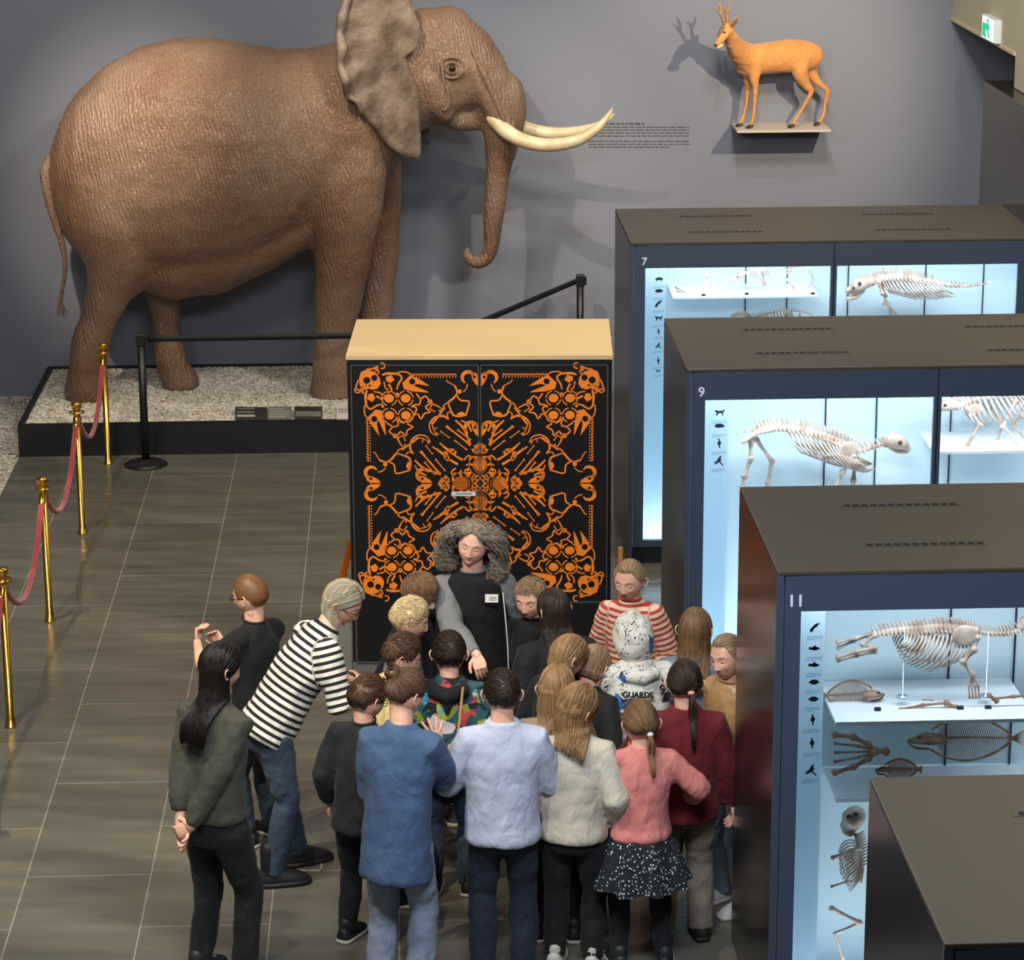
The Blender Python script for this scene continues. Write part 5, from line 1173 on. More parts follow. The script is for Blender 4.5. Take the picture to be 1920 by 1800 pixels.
def attr_along(me, chains):
    """float attribute: distance along the nearest chain"""
    V = np.array([v.co[:] for v in me.vertices]); best = np.full(len(V), 1e9); val = np.zeros(len(V))
    for pts, off, wgt in chains:
        acc = off
        for a, b in zip(pts[:-1], pts[1:]):
            a = np.array(a); b = np.array(b); d = b-a; L = np.linalg.norm(d); t = ((V-a)@d)/(L*L); tc_ = np.clip(t, 0, 1); dist = np.linalg.norm(V-(a+tc_[:, None]*d), axis=1)*wgt
            m = dist < best; val[m] = acc+(t[m]*L); best[m] = dist[m]; acc += L
    at = me.attributes.new('along', 'FLOAT', 'POINT'); at.data.foreach_set('value', val.astype(np.float32))

def person(label, px, h, rz, lean=0, head=(15, 0, 0), hs=None, kid=True, top=None, bot=None, hair=None, arms=None, shoes=(30, 30, 34), feet=None, skirt=None, leanside=0, glasses=False, smile=False, eyes='down', topk=None, hood=None, hem=.44, loose=.012, w=1.0, collar=True, hands=(False, False), short=(False, False), group='school group round the museum guide', extra=None, browc=True, vest=None, boots=None):
    """px = picture position of the crown; head = (pitch down, yaw left, roll) in degrees"""
    hs = hs or (.222 if kid else .228)
    # ---- skeleton in local space, facing +Y
    P0 = Vector((0, 0, .50*h)); ql = Quaternion((1, 0, 0), -R(lean)) @ Quaternion((0, 1, 0), R(leanside)); B = lambda x, y, z: P0+(ql @ Vector((x*h, y*h, z*h-.50*h)))
    if kid: zsh, znk = .808, .828
    else: zsh, znk = .815, .835
    nb = B(0, 0, znk); qh = Quaternion((0, 0, 1), R(head[1])) @ Quaternion((1, 0, 0), -R(head[0])) @ Quaternion((0, 1, 0), R(head[2]))
    qn = Quaternion((1, 0, 0), -R(lean*.6+head[0]*.35)); hl_ = h*(1-znk)-.5*hs
    hc = nb+(qn @ Vector((0, .012*h, hl_))); MH = Matrix.Translation(hc) @ qh.to_matrix().to_4x4()
    ztop = max((MH @ Vector((0, y*hs/2, math.sqrt(1-y*y)*hs/2))).z for y in (-.6, -.3, 0, .3, .6))+.012
    W = atz(px[0], px[1], ztop); yt_ = max(((MH @ Vector((0, y*hs/2, math.sqrt(1-y*y)*hs/2))).z, y) for y in (-.6, -.3, 0, .3, .6))[1]
    tl_ = Matrix.Rotation(R(rz), 3, 'Z') @ (MH @ Vector((0, yt_*hs/2, math.sqrt(1-yt_**2)*hs/2)))
    loc = (W.x-tl_.x, W.y-tl_.y, 0)
    root = empty('person', loc, label, 'person', group, rz=R(rz)) if False else None
    wv = h*w
    sh = {s: B(s*.093*w, -.004, zsh-.022) for s in (-1, 1)}; hip = {s: Vector((s*.052*h, 0, .49*h)) for s in (-1, 1)}
    feet = feet or ((-.065, .0, 0), (.065, .0, 0))
    l1, l2 = .168*h, .150*h
    A = {}
    for k, s in enumerate((-1, 1)):
        a = (arms or {}).get('L' if s < 0 else 'R')
        tgt, pole = (a[0], a[1]) if a else ((s*.15, .05, .50), (s*.3, -1, 0))
        T = Vector((tgt[0]*h, tgt[1]*h, tgt[2]*h)) if not (a and len(a) > 2 and a[2] == 'body') else B(*tgt)
        A[s] = (sh[s],)+ik(sh[s], T, l1, l2, pole)
    # ---- body: one continuous surface
    mb = MB()
    tor = lambda z, rx, ry, y=0: [B(rx*w*math.cos(2*PI*k/20), y+ry*math.sin(2*PI*k/20), z) for k in range(20)]
    mb.rings([tor(.46, .070, .044), tor(.50, .072, .046), tor(.60, .072, .048), tor(.70, .09, .062), tor(.77, .078, .05), tor(zsh+.005, .05, .036)])
    mb.tube([B(0, -.004, zsh-.03), nb, hc+qh @ Vector((0, -.006*h, -.22*hs))], [.042*h, .036*h, .036*h] if kid else [.042*h, .034*h, .034*h], 14)
    for s in (-1, 1):
        a, b, c = A[s]; mb.tube([a, a.lerp(b, .5), b, b.lerp(c, .35), c], [.027*h, .026*h, .022*h, .022*h, .0155*h], 12)
        f = feet[0 if s < 0 else 1]; an = Vector((f[0]*h, f[1]*h, .05*h)); kn, an = ik(hip[s], an, .228*h, .222*h, (s*.1, 1, 0)); A[s, 'leg'] = (hip[s], kn, an, f[2])
        mb.tube([hip[s], hip[s].lerp(kn, .5), kn, kn.lerp(an, .3), an], [.038*h, .040*h, .031*h, .030*h, .020*h], 12)
        fd = Matrix.Rotation(R(f[2]), 3, 'Z') @ Vector((0, 1, 0)); mb.tube([an-fd*.02*h+Vector((0, 0, -.02*h)), an+fd*.05*h+Vector((0, 0, -.028*h)), an+fd*.085*h+Vector((0, 0, -.033*h))], [.019*h, .017*h, .010*h], 10)
    me = fuse(mb, .012, 3)
    mb = MB(); mb.addm([v.co.copy() for v in me.vertices], [tuple(p.vertices) for p in me.polygons], 0); bpy.data.meshes.remove(me)
    build_head(mb, MH, hs, smile, eyes, browc=browc)
    HD = {}
    for s in (-1, 1):
        a, b, c = A[s]; spec = hands[0 if s < 0 else 1] or {}
        d = Vector(spec.get('d', (c-b).normalized())); nr = Vector(spec.get('n', (s, .3, 0))); HD[s] = (c, d)
        hand(mb, c-d.normalized()*.006, d, nr, .098*h*spec.get('k', 1.0), spec.get('side', s), spec.get('curl', .45), spec.get('spread', .15), point=spec.get('point', False))
    root = mb.build('person', SKM); root.location = loc; root.rotation_euler = (0, 0, R(rz)); tag(root, label, 'person', group)
    # ---- top
    LO = loose
    if top:
        tm, sleeve = top
        mb = MB(); R2 = lambda z, rx, ry, y=0: [B(rx*w*math.cos(2*PI*k/24)+LO/h*math.cos(2*PI*k/24), y+(ry+LO/h)*math.sin(2*PI*k/24), z) for k in range(24)]
        mb.rings([R2(hem, .092, .072), R2(hem+.015, .097, .077), R2(.55, .090, .070), R2(.63, .088, .068), R2(.71, .096, .068), R2(.755, .094, .060), R2(zsh-.01, .076, .048), R2(zsh+.012, .050, .040), R2(zsh+.028, .036, .033), R2(zsh+.038, .033, .030)])
        ch = [([tuple(B(0, 0, .40)), tuple(B(0, 0, zsh+.05))], 0, 1.0 if not topk else .60)]
        for s in (-1, 1):
            a, b, c = A[s]; sl_ = sleeve[0 if s < 0 else 1] if isinstance(sleeve, (tuple, list)) else sleeve
            if sl_ <= 0: continue
            if sl_ <= 1: pts = [a, a.lerp(b, sl_)]
            else: pts = [a, b, b.lerp(c, min(.97, sl_-1))]
            ra = [.037*h+LO*.6, .032*h+LO*.9, .0235*h+LO*.8]
            full = [pts[0]]+[pts[i].lerp(pts[i+1], k) for i in range(len(pts)-1) for k in ((.33, .66, 1.0))]
            rr = interp(0, ra[:len(pts)], len(full)); 
            if sl_ > 1.8: rr[-1] *= .82
            mb.tube([a.lerp(B(0, 0, zsh+.005), .55)]+full, [.030*h+LO*.3]+rr, 14, round_ends=False)
            ch.append(([tuple(p) for p in pts], .37, 1.25))
        if topk and topk.get('bulk'): 
            for c_, r_ in topk['bulk']: mb.ell(B(*c_), [q*h for q in r_])
        me = fuse(mb, .0105, 4, [(.18, .030), (.07, .008)])
        if topk and topk.get('along'): attr_along(me, ch)
        mobj((topk or {}).get('name', 'sweater'), me, tm, root)
        if collar:
            mb = MB(); cc = B(0, .004, zsh+.034); ax = (nb-B(0, 0, zsh)).normalized(); q_ = ax.to_track_quat('Z', 'Y'); rr = (.037*h if kid else .036*h)+LO*.35
            mb.rings([[cc+q_ @ Vector(((rr+.005*math.cos(b))*math.cos(a), (rr+.005*math.cos(b))*math.sin(a), .008*math.sin(b)+.010*(-math.sin(a)))) for b in [2*PI*k/8 for k in range(8)]] for a in [2*PI*j/28 for j in range(28)]], closed=True); mb.build('collar', (topk or {}).get('collar', tm), root)
    if vest:
        mb = MB(); R2 = lambda z, rx, ry, y=0: [B(rx*w*math.cos(2*PI*k/24)+.03/h*math.cos(2*PI*k/24), y+(ry+.03/h)*math.sin(2*PI*k/24), z) for k in range(24)]
        mb.rings([R2(hem-.03, .092, .072), R2(.55, .090, .070), R2(.63, .088, .068), R2(.71, .094, .070), R2(.765, .090, .062), R2(zsh+.008, .070, .046), R2(zsh+.03, .034, .034)])
        me = fuse(mb, .012, 4, [(.12, .02)]); mobj('vest', me, vest, root)
    # ---- trousers / skirt
    if bot:
        bm_, fl = bot; mb = MB()
        mb.rings([[(B(rx*w*math.cos(2*PI*k/20), ry*math.sin(2*PI*k/20), z) if z > .5 else Vector((rx*h*w*math.cos(2*PI*k/20), ry*h*math.sin(2*PI*k/20), z*h))) for k in range(20)] for z, rx, ry in ((.565, .086, .068), (.535, .090, .070), (.50, .096, .074), (.455, .098, .074), (.43, .09, .062))])
        for s in (-1, 1):
            hp, kn, an, fy = A[s, 'leg']; e = an+Vector((0, 0, -.014*h)); mb.tube([hp+Vector((0, 0, -.01*h)), hp.lerp(kn, .5), kn, kn.lerp(e, .5), e], [.056*h, .050*h+fl*.3, .040*h+fl*.6, .036*h+fl*.8, .031*h+fl], 14, round_ends=False)
        me = fuse(mb, .0115, 3, [(.14, .024), (.06, .008)]); mobj('trousers', me, bm_, root)
    if skirt:
        mb = MB(); n = 96; rs = []
        for j in range(14):
            t = j/13; z = .545-.215*t
            rs.append([Vector((r_*math.cos(a), r_*.86*math.sin(a), z*h+.004*math.sin(a*7)*t)) for a in [2*PI*k/n for k in range(n)] for r_ in [h*(.078+.095*t**.75+.014*t*math.sin(a*9+1)+.006*t*math.sin(a*17))]])
        mb.rings(rs, cap=False)
        rs2 = [[p*1 for p in r] for r in rs]; mb.rings([[Vector((p.x*.97, p.y*.97, p.z)) for p in r] for r in reversed(rs)], cap=False)
        mb.build('skirt', skirt, root)
    # ---- shoes
    for s in (-1, 1):
        hp, kn, an, fy = A[s, 'leg']; k = h/1.4; col = shoes if isinstance(shoes, tuple) else (30, 30, 34); mb = MB(); MR = Matrix.Translation((an.x, an.y, 0)) @ Matrix.Rotation(R(fy), 4, 'Z')
        prof = [(-.058, .022, .055), (-.045, .036, .085), (0, .042, .096), (.04, .043, .084), (.09, .046, .066), (.13, .042, .050), (.155, .030, .036), (.165, .012, .022)]
        rs = [[Vector((w_*math.cos(a), y, .012+max(0, math.sin(a))*(zt-.012)+min(0, math.sin(a))*.008))*k for a in [2*PI*i/16 for i in range(16)]] for y, w_, zt in prof]
        mb.rings(rs, 0)
        mb.rings([[Vector((w_*1.07*math.cos(a), y*1.03, .011+.011*math.copysign(min(1, abs(math.sin(a))*3), math.sin(a)) if True else 0))*k for a in [2*PI*i/16 for i in range(16)]] for y, w_, zt in prof], 1)
        mb.tube([Vector((0, -.012, .06))*k, Vector((0, -.012, (boots or .10)))*k], .036*k, 12, 0)
        for i in range(3): mb.tube([Vector((-.02, .045+.018*i, .082-.0085*i))*k, Vector((.02, .045+.018*i, .082-.0085*i))*k], .0028*k, 4, 1)
        mb.xf(MR); mb.build('shoe', [mat('shoe_%d_%d_%d' % col, col, .6), mat('sole_%d' % (0 if shoes[-1] < 25 else 1), (200, 196, 188) if shoes[-1] >= 25 else (22, 22, 22), .6)], root)
    # ---- hair
    if hair:
        def col(p, e):
            z = p.z/h; c_ = B(0, 0, z) if abs(lean) < 20 else p*1
            if abs(lean) >= 20 or z > zsh+.05 or z < .5: return p
            t_ = ss(zsh-.04, zsh+.04, z); rx = ((.13*w)*(1-t_)+.035*t_)*h+LO; ry = (.074*(1-t_)+.036*t_)*h+LO+.012+e; dx = (p.x-c_.x)/rx; dy = (p.y-c_.y)/ry
            if dx*dx+dy*dy >= 1 or abs(dx) >= 1: return p
            return Vector((p.x, c_.y+math.copysign(ry*math.sqrt(1-dx*dx), dy-.25), p.z))
        hm, kw = hair; hb = build_hair(MH, hs, col=col, seed=hash(label) % 97 if False else sum(map(ord, label)) % 97, **kw); hb.build('hair', hm, root)
        if kw.get('style') in ('ponytail', 'half') and kw.get('tie'): pass
    if glasses:
        mb = MB(); u = hs/2; S = MH @ Matrix.Scale(u, 4)
        for s in (-1, 1):
            mb.tube([S @ Vector((s*.29+.17*math.cos(a), .83, .0+.13*math.sin(a))) for a in [2*PI*i/18 for i in range(19)]], .0024, 6)
            mb.tube([S @ Vector((s*.46, .82, .04)), S @ Vector((s*.70, .55, .05)), S @ Vector((s*.74, -.05, .03))], .0022, 6)
        mb.tube([S @ Vector((-.12, .84, .03)), S @ Vector((0, .87, .05)), S @ Vector((.12, .84, .03))], .0022, 6)
        mb.build('glasses', mat('glasses_frame', (26, 24, 24), .3), root)
    root['_'] = 0; del root['_']
    return dict(root=root, MH=MH, hs=hs, A=A, B=B, HD=HD, h=h, nb=nb, hc=hc, S=MH @ Matrix.Scale(hs/2, 4), loc=Vector(loc), rz=rz)
H_black = hairmat('black_hair', (16, 12, 11), (34, 25, 21)); H_grey = hairmat('blond_grey_hair', (140, 128, 106), (190, 180, 158)); H_brown = hairmat('brown_hair', (66, 46, 32), (96, 68, 46)); H_dkbr = hairmat('dark_brown_hair', (34, 24, 19), (58, 42, 32))
H_blond = hairmat('light_blond_hair', (196, 168, 122), (226, 204, 160)); H_dblond = hairmat('dark_blond_hair', (124, 94, 62), (164, 128, 88)); H_curly = hairmat('greying_curly_hair', (104, 88, 74), (168, 156, 142)); H_sand = hairmat('sandy_hair', (132, 106, 80), (168, 140, 108)); H_ltbr = hairmat('light_brown_hair', (98, 72, 50), (134, 102, 72))
H_gin = hairmat('ginger_brown_hair', (92, 60, 36), (112, 76, 46))
C_olive = cloth('olive_knit', (74, 74, 62), (62, 63, 54)); C_blk = cloth('black_cloth', (16, 16, 19), (11, 11, 14)); C_char = cloth('charcoal_cloth', (34, 36, 38), (26, 28, 30)); C_jeans = cloth('blue_jeans', (58, 76, 98), (44, 58, 78)); C_ltj = cloth('light_jeans', (140, 152, 172), (116, 128, 150)); C_denim = cloth('denim_jacket_blue', (72, 98, 132), (58, 82, 116))
C_navy = cloth('navy_trousers', (30, 40, 62), (22, 30, 50)); C_white = cloth('pale_blue_sweat', (186, 194, 214), (176, 184, 206)); C_cream = cloth('cream_jersey', (196, 190, 176), (184, 176, 160)); C_beige = cloth('beige_knit', (158, 138, 114), (140, 120, 98)); C_pink = cloth('pink_knit', (214, 134, 128), (198, 118, 114)); C_red = cloth('wine_red_knit', (112, 22, 28), (88, 16, 22))
C_khaki = cloth('khaki_trousers', (138, 128, 112), (118, 108, 94)); C_gold = cloth('gold_satin', (190, 150, 100), (160, 122, 78), rough=.32, sheen=0); C_yel = cloth('pale_yellow', (214, 200, 142), (196, 182, 124)); C_gry = cloth('grey_jersey', (128, 130, 132), (112, 114, 116)); C_teal = cloth('dark_teal', (36, 50, 58), (26, 38, 46)); C_silver = cloth('silver_blue_cloth', (132, 146, 162), (104, 118, 136), rough=.45)
C_str = cloth('black_white_stripes', (20, 20, 26), None, kind='stripes', c3=((226, 222, 212), 26.5, .46))
C_rstr = cloth('red_cream_stripes', (176, 60, 52), None, kind='stripes', c3=((226, 196, 170), 30, .45))
C_dots = cloth('dotted_skirt', (16, 20, 28), None, kind='dots', c3=(176, 200, 204)); C_dot2 = cloth('dotted_leggings', (14, 15, 20))
C_graf = cloth('white_graffiti_print', (214, 214, 206), (24, 30, 52), kind='graffiti', c3=[(0, (216, 216, 208)), (.62, (206, 206, 196)), (.80, (60, 110, 176)), (.87, (214, 214, 206)), (.94, (40, 46, 60))])
C_comic = cloth('colourful_comic_print', (30, 60, 70), (22, 22, 30), kind='graffiti', c3=[(0, (36, 84, 92)), (.25, (150, 160, 60)), (.4, (26, 30, 40)), (.55, (70, 170, 200)), (.68, (196, 70, 66)), (.78, (38, 92, 98)), (.9, (200, 190, 196))])
C_patt = cloth('pale_patterned_shirt', (176, 186, 188), (30, 40, 52), kind='graffiti', c3=[(0, (180, 190, 190)), (.7, (160, 172, 176)), (.9, (60, 76, 90))])
ALONG = dict(along=True)
def pp(*a, **k): return person(*a, **k)
# young woman, hands clasped behind her back
p = pp('young woman in olive grey sweater and black trousers, hands clasped behind her back', (410, 1205), 1.69, -38, lean=4, head=(14, -22, 0), kid=False, top=(C_olive, (1.75, 1.95)), bot=(C_blk, .006), hem=.50, hair=(H_black, dict(style='long', length=.30, vol=.13, fringe=False, count=900, openf=90)),
       arms={'L': ((-.035, -.105, .50), (-1, -.5, 0)), 'R': ((.005, -.12, .495), (1, -.6, 0))}, hands=({'d': (.7, -.25, -.5), 'n': (0, 1, .2), 'curl': .45}, {'d': (-.75, -.2, -.45), 'n': (0, -1, .1), 'curl': .5}), w=.98, feet=((-.06, -.02, 5), (.07, .03, -8)))
# leaning woman in stripes
p2_ = pp('grey-blond woman in black and white striped shirt and glasses leaning forward', (637, 1087), 1.70, -70, lean=34, head=(30, -34, 0), kid=False, glasses=True, top=(C_str, 1.7), topk=ALONG, bot=(C_jeans, .004), hem=.455, loose=.020, hair=(H_grey, dict(style='long', length=.13, vol=.14, fringe=False, part=.15, openf=96)), collar=False,
       arms={'L': ((-.02, .30, .60), (-.6, -.3, -1)), 'R': ((.03, .27, .585), (.8, -.2, -1))}, hands=({'d': (.6, .5, -.2), 'n': (0, 1, .4), 'curl': .5}, {'d': (-.5, .4, .4), 'n': (.3, .8, .2), 'curl': .6}), feet=((-.06, .10, 5), (.06, -.02, -8)), shoes=(20, 20, 22), w=1.06, boots=.17)
mb = MB(); a, b, c = p2_['A'][1]; q = c.lerp(b, .12); dv = (c-b).normalized(); qq = dv.to_track_quat('Z', 'Y'); mb.rings([[q+qq @ Vector(((.034+.004*math.cos(bb))*math.cos(aa), (.034+.004*math.cos(bb))*math.sin(aa), .004*math.sin(bb))) for bb in [2*PI*k/6 for k in range(6)]] for aa in [2*PI*j/20 for j in range(20)]], closed=True); mb.build('bracelet', M_black, p2_['root'])
pp('boy with shaved head and glasses in black T-shirt behind the striped woman', (472, 1076), 1.50, 48, head=(10, 14, 0), glasses=True, top=(C_blk, .95), bot=(C_jeans, .004), hair=(H_gin, dict(style='buzz', vol=.05, count=1)), arms={'L': ((-.09, .20, .74), (-1, -.4, -1)), 'R': ((.03, .2, .70), (1, -.5, -1))}, hands=({'d': (.2, .2, 1), 'n': (-.6, .8, 0), 'curl': .9}, {'d': (-.3, .5, .7), 'n': (.6, .6, 0), 'curl': .8}), loose=.010)
pp('boy with brown hair and glasses in dark long-sleeved shirt left of the denim jacket', (692, 1264), 1.38, -30, lean=6, head=(24, -22, 0), glasses=True, top=(C_char, 1.92), bot=(C_blk, .004), hair=(H_brown, dict(style='short', vol=.10)))
p5 = pp('person in blue denim jacket and light jeans with a messy hair bun, holding a stick', (765, 1252), 1.59, -22, lean=8, head=(26, -28, 0), top=(C_denim, 1.45), bot=(C_ltj, .016), hem=.37, loose=.026, hair=(H_brown, dict(style='bun', vol=.12, tail=(-.35, -.75, .55))), arms={'L': ((-.05, .19, .62), (-.1, -.2, -1)), 'R': ((.07, .28, .665), (.15, -.1, -1))}, hands=(None, {'d': (-.2, 1, .25), 'n': (.2, -.2, 1), 'curl': 1.0}), hs=.225, w=.98, shoes=(60, 60, 66))
pp('boy with flat dark hair in yellow shirt, face turned right, next to the blond boy', (757, 1185), 1.44, -78, lean=6, head=(22, -6, 0), top=(C_yel, .95), bot=(C_teal, .01), hair=(H_brown, dict(style='short', vol=.08)), topk=dict(name='shirt', collar=C_blk), shoes=(24, 24, 30))
pp('boy with light blond hair seen in profile in pale patterned shirt', (768, 1120), 1.40, -84, lean=4, head=(16, -8, 0), top=(C_patt, 1.9), bot=(C_jeans, .004), hair=(H_blond, dict(style='short', vol=.16)))
pp('boy with brown bowl haircut behind the blond boy', (790, 1073), 1.45, -118, lean=4, head=(22, 0, 0), top=(C_blk, 1.9), bot=(C_char, .004), hair=(H_ltbr, dict(style='bowl', vol=.15, hairline=.30)), topk=dict(name='shirt'))
# museum guide
g = pp('smiling museum guide with big curly hair in black vest reaching down with one arm', (893, 982), 1.70, 176, lean=6, head=(2, -8, -10), kid=False, hs=.222, smile=True, eyes='smile', top=(C_gry, 1.93), vest=C_blk, bot=(C_blk, .004), hem=.44, loose=.014, hair=(H_curly, dict(style='curly', length=.12, vol=1.15, wave=.16, hairline=.74, part=.12)),
       arms={'R': ((-.02, .27, .64), (1, -.2, -.6)), 'L': ((-.15, .06, .52), (-1, -1, 0))}, hands=(None, {'d': (-.25, .8, -.7), 'n': (.2, .5, .8), 'curl': .8}), w=1.02, topk=dict(name='jumper'))
mb = MB(); S_ = g['S']; B_ = g['B']
c = B_(-.060, .094, .790); e1 = (B_(1, 0, .7)-B_(0, 0, .7)).normalized(); e3 = Vector((0, .9, .35)).normalized(); e2 = e3.cross(e1).normalized(); 
mb.addm([c+e1*(.035*a)+e2*(.022*b)+e3*k for k in (0, .004) for a, b in ((-1, -1), (1, -1), (1, 1), (-1, 1))], [(0,3,2,1),(4,5,6,7),(0,1,5,4),(1,2,6,5),(2,3,7,6),(3,0,4,7)], 0, False)
for k in range(3): mb.quad(*[c+e1*(.026*a)+e2*(.010-.008*k+.002*b)+e3*.0045 for a, b in ((-1, -1), (.5, -1), (.5, 1), (-1, 1))], 1)
mb.build('name_badge', [mat('badge_white', (220, 214, 204), .5), mat('badge_ink', (90, 90, 96), .5)], g['root'])
mb = MB(); mb.tube([B_(-.095, .075, .80), B_(-.105, .10, .70), B_(-.11, .105, .62), B_(-.112, .11, .55)], .004, 5); mb.tube([B_(-.112, .11, .55), B_(-.113, .112, .53)], .007, 6); mb.build('white_cord', mat('cord_white', (214, 210, 206), .6), g['root'])
pp('fair-haired boy in dark shirt looking down, right of the guide', (997, 1080), 1.42, 156, lean=4, head=(12, -4, 0), top=(C_blk, 1.9), bot=(C_char, .004), hair=(H_sand, dict(style='short', vol=.10, hairline=.62)), topk=dict(name='shirt'))
pp('person with long dark hair in black top seen from behind, beside the guide', (1040, 1103), 1.52, 18, lean=3, head=(14, 12, 0), hs=.21, top=(C_blk, 1.9), bot=(C_blk, .004), hair=(H_dkbr, dict(style='long', length=.30, vol=.09, fringe=False)), loose=.03, w=1.1)
pj = pp('boy with short dark brown hair in colourful comic-print jacket with black hood', (842, 1183), 1.40, -6, lean=4, head=(14, 0, 0), top=(C_comic, 1.9), bot=(C_jeans, .006), hair=(H_dkbr, dict(style='short', vol=.05)), topk=dict(name='jacket', collar=C_blk), loose=.026, shoes=(30, 28, 30))
mb = MB(); B_ = pj['B']; mb.tube([B_(-.07, .0, .80), B_(-.055, -.060, .805), B_(0, -.082, .785), B_(.055, -.060, .805), B_(.07, .0, .80)], [.022, .034, .046, .034, .022], 12); mb.tube([B_(0, -.088, .785), B_(0, -.092, .73)], [.04, .012], 12, flat=.5); mb.build('hood', C_blk, pj['root'])
p11 = pp('boy with short brown hair in pale blue sweater and navy trousers, seen from behind', (941, 1254), 1.53, 0, lean=2, head=(16, 0, 0), hs=.225, top=(C_white, 1.88), bot=(C_navy, .016), hem=.455, loose=.026, hair=(H_dkbr, dict(style='short', vol=.045)), w=1.10, arms={'L': ((-.20, .15, .71), (-.3, -.2, -1)), 'R': ((.10, .18, .64), (.4, -.2, -1))}, hands=({'d': (-.15, .1, 1), 'n': (.1, -1, 0), 'curl': .18, 'spread': .7, 'k': 1.05}, None), shoes=(150, 150, 156))
pp('girl with dark blond hair bowing her face to the right before the bowing blond child', (1063, 1189), 1.40, -58, lean=8, head=(34, -6, 0), top=(C_blk, 1.9), bot=(C_blk, .004), hair=(H_dblond, dict(style='long', length=.12, vol=.08, fringe=False, openf=88)))
pp('blond child in black jacket bowing the head beside the graffiti hoodie', (1112, 1208), 1.32, -28, lean=14, head=(40, -10, 0), top=(C_blk, 1.9), bot=(C_blk, .004), hair=(H_sand, dict(style='long', length=.05, vol=.09, fringe=True)), loose=.024)
pp('girl with long brown hair in beige top between the pale blue and cream sweaters', (1043, 1249), 1.41, -6, lean=3, head=(16, -12, 0), top=(C_beige, 1.9), bot=(C_blk, .004), hair=(H_dblond, dict(style='long', length=.19, vol=.16, fringe=False, openf=75)), w=1.02)
pp('girl with shoulder-length streaked blond hair in cream sweater and black trousers', (1088, 1284), 1.42, -12, lean=5, head=(20, -34, 10), top=(C_cream, 1.9), bot=(C_blk, .010), hem=.47, loose=.022, hair=(H_dblond, dict(style='long', length=.15, vol=.18, fringe=False, part=.1)), w=1.04, shoes=(190, 186, 178))
# hooded child
ph = pp('child with hood up in white graffiti-print hoodie, seen from behind', (1185, 1150), 1.44, 12, lean=8, head=(26, 6, 0), top=(C_graf, 1.92), bot=(C_jeans, .006), hem=.42, loose=.034, hair=(H_brown, dict(style='short', vol=.03)), arms={'L': ((-.09, .24, .72), (-1, -.2, -1)), 'R': ((.10, .22, .70), (1, -.2, -1))}, topk=dict(name='hoodie'), w=1.06, collar=False)
S_ = ph['S']; mb = MB(); vs = []; n, m = 40, 26
for rad_k in (1.17, 1.13):
    k0 = len(mb.v); vs = []
    for j in range(m+1):
        a = PI*1.0*j/m   # polar angle from the back
        for i in range(n):
            bta = 2*PI*i/n; th = a*.72
            d = Vector((math.sin(th)*math.cos(bta), -math.cos(th), math.sin(th)*math.sin(bta)+.12)).normalized()
            q = Vector((d.x*.80, d.y*.98, d.z*1.05))*rad_k
            if d.z < -.3: q.x *= 1+.25*(-d.z-.3); q.y *= 1-.1*(-d.z-.3)
            q += d*(.03*math.sin(bta*5+j*.5)*math.sin(a))
            vs.append(S_ @ q)
    fs = [(j*n+i, j*n+(i+1) % n, (j+1)*n+(i+1) % n, (j+1)*n+i) for j in range(m) for i in range(n)]
    mb.addm(vs, fs)
mb.tube([ph['B'](-.07, -.02, .80), ph['B'](-.05, -.062, .80), ph['B'](.0, -.075, .79), ph['B'](.05, -.062, .80), ph['B'](.07, -.02, .80)], [.02, .034, .038, .034, .02], 10)
mb.build('hood', C_graf, ph['root'])
# letters scribbled on the hoodie back
for (s_, sz, u_, v_, rot_) in (('GUARDS', .042, -.085, .735, .1), ('STAR', .045, -.075, .705, -.05), ('NO', .05, .04, .60, .2), ('9', .07, .05, .735, .1)):
    q = ph['B'](u_, -.108, v_); text_obj('printed_letters', s_, sz, q, (PI/2-R(8), rot_, 0), mat('ink_black', (26, 28, 36), .7), ph['root'], ext=.006)
pp('girl facing the camera in red striped top behind the hooded child', (1182, 1046), 1.43, 158, lean=2, head=(12, -6, 0), top=(C_rstr, 1.9), topk=ALONG, bot=(C_silver, .006), hair=(H_sand, dict(style='ponytail', length=.16, vol=.06, tail=(.25, -.9, -.1), fringe=False)), loose=.014)
p20 = pp('small girl in pink sweater and dark dotted skirt with a ponytail, seen from behind', (1201, 1311), 1.35, 4, lean=3, head=(16, 8, 0), top=(C_pink, 1.9), bot=(C_dot2, .0), skirt=C_dots, hem=.50, loose=.018, hair=(H_ltbr, dict(style='ponytail', length=.19, vol=.07, tail=(.22, -.9, -.38), fringe=False)), w=1.02, arms={'L': ((-.13, .14, .62), (-1, -.5, -.7)), 'R': ((.20, .14, .585), (1, -.5, -.7))}, feet=((-.075, 0, 8), (.085, -.03, -12)), shoes=(26, 38, 40))
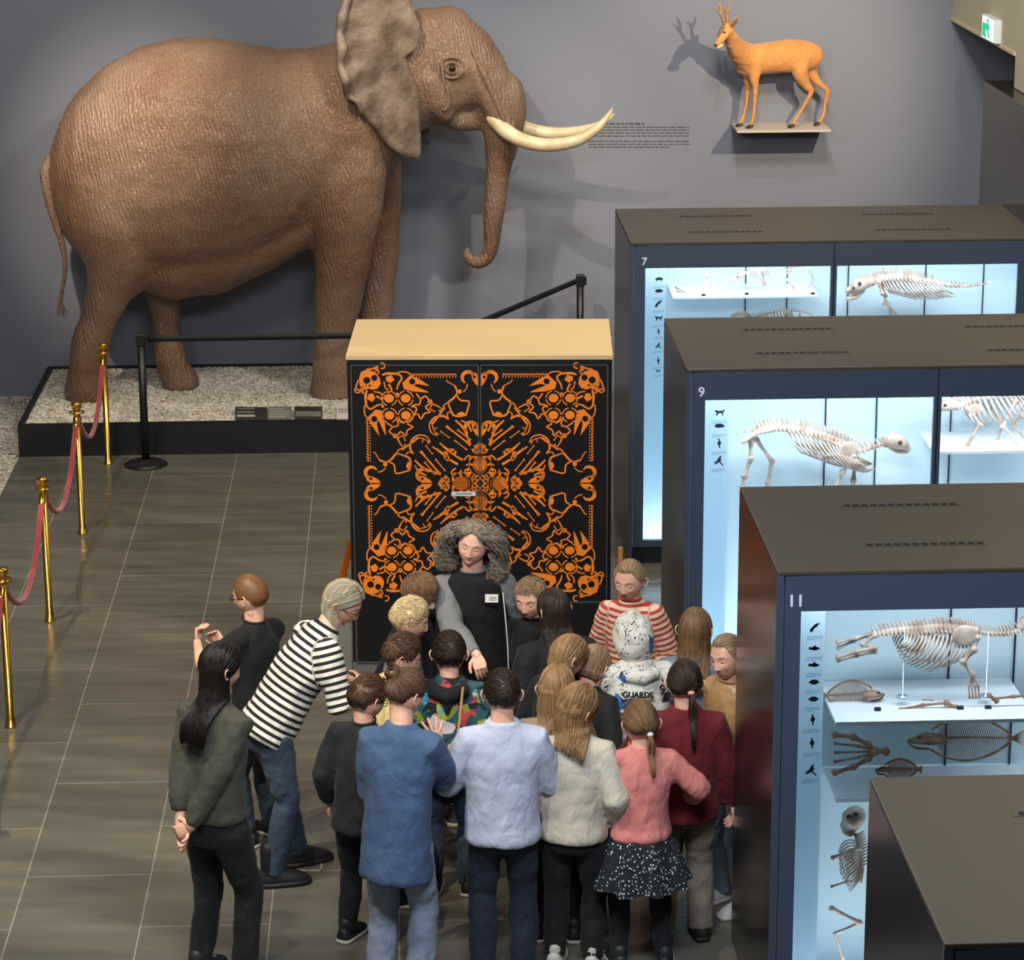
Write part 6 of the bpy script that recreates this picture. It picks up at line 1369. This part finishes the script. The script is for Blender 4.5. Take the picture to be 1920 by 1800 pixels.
mb = MB(); mb.ell(p20['S'] @ (head_pt(Vector((.22, -.9, -.38)).normalized(), False)*1.16), (.016, .014, .012)); mb.build('hair_tie', mat('tie_white', (225, 222, 230), .6), p20['root'])
p21 = pp('girl in wine red sweater and khaki trousers with a long dark ponytail', (1284, 1237), 1.445, 2, lean=2, head=(10, -8, 0), top=(C_red, 1.92), bot=(C_khaki, .018), hem=.45, loose=.030, hair=(H_dkbr, dict(style='ponytail', length=.26, vol=.06, tail=(.35, -.85, -.25), fringe=False)), w=1.06, arms={'L': ((-.12, .16, .60), (-1, -.5, -.7)), 'R': ((.165, .03, .475), (1, -1, 0))}, hands=(None, {'curl': .5}), shoes=(34, 24, 22))
mb = MB(); mb.ell(p21['S'] @ (head_pt(Vector((.35, -.85, -.25)).normalized(), False)*1.16), (.018, .015, .011)); mb.build('hair_tie', mat('tie_peach', (224, 160, 140), .6), p21['root'])
pp('girl with long straight brown hair in grey-blue top, seen from behind near case 9', (1303, 1140), 1.43, -10, lean=2, head=(12, -12, 0), top=(C_silver, 1.9), bot=(C_char, .004), hair=(H_ltbr, dict(style='long', length=.27, vol=.07, fringe=False)))
pp('blond girl in shiny gold jacket and pale trousers looking left, beside case 11', (1358, 1188), 1.47, 122, lean=5, head=(6, 10, 8), eyes='open', top=(C_gold, 1.9), bot=(C_silver, .014), hem=.46, loose=.026, hair=(H_sand, dict(style='ponytail', length=.08, vol=.06, tail=(0, -.9, -.3), fringe=False)), topk=dict(name='jacket'), shoes=(200, 196, 190))
# stick held by the denim-jacket person
a, b, c = p5['A'][1]; M5 = Matrix.Translation(p5['loc']) @ Matrix.Rotation(R(p5['rz']), 4, 'Z'); hp = M5 @ (c+Vector((0, .05, .0)))
tp_ = aty(868, 1290, hp.y+.03); dv = (tp_-hp).normalized(); mb = MB(); mb.tube([hp-dv*.05, hp+dv*.02, tp_], [.009, .008, .006], 8, flat=.5)
tag(mb.build('wooden_stick', mat('light_wood', (196, 152, 100), .5), origin=hp), 'flat light wooden stick held by the person in the denim jacket', 'stick')
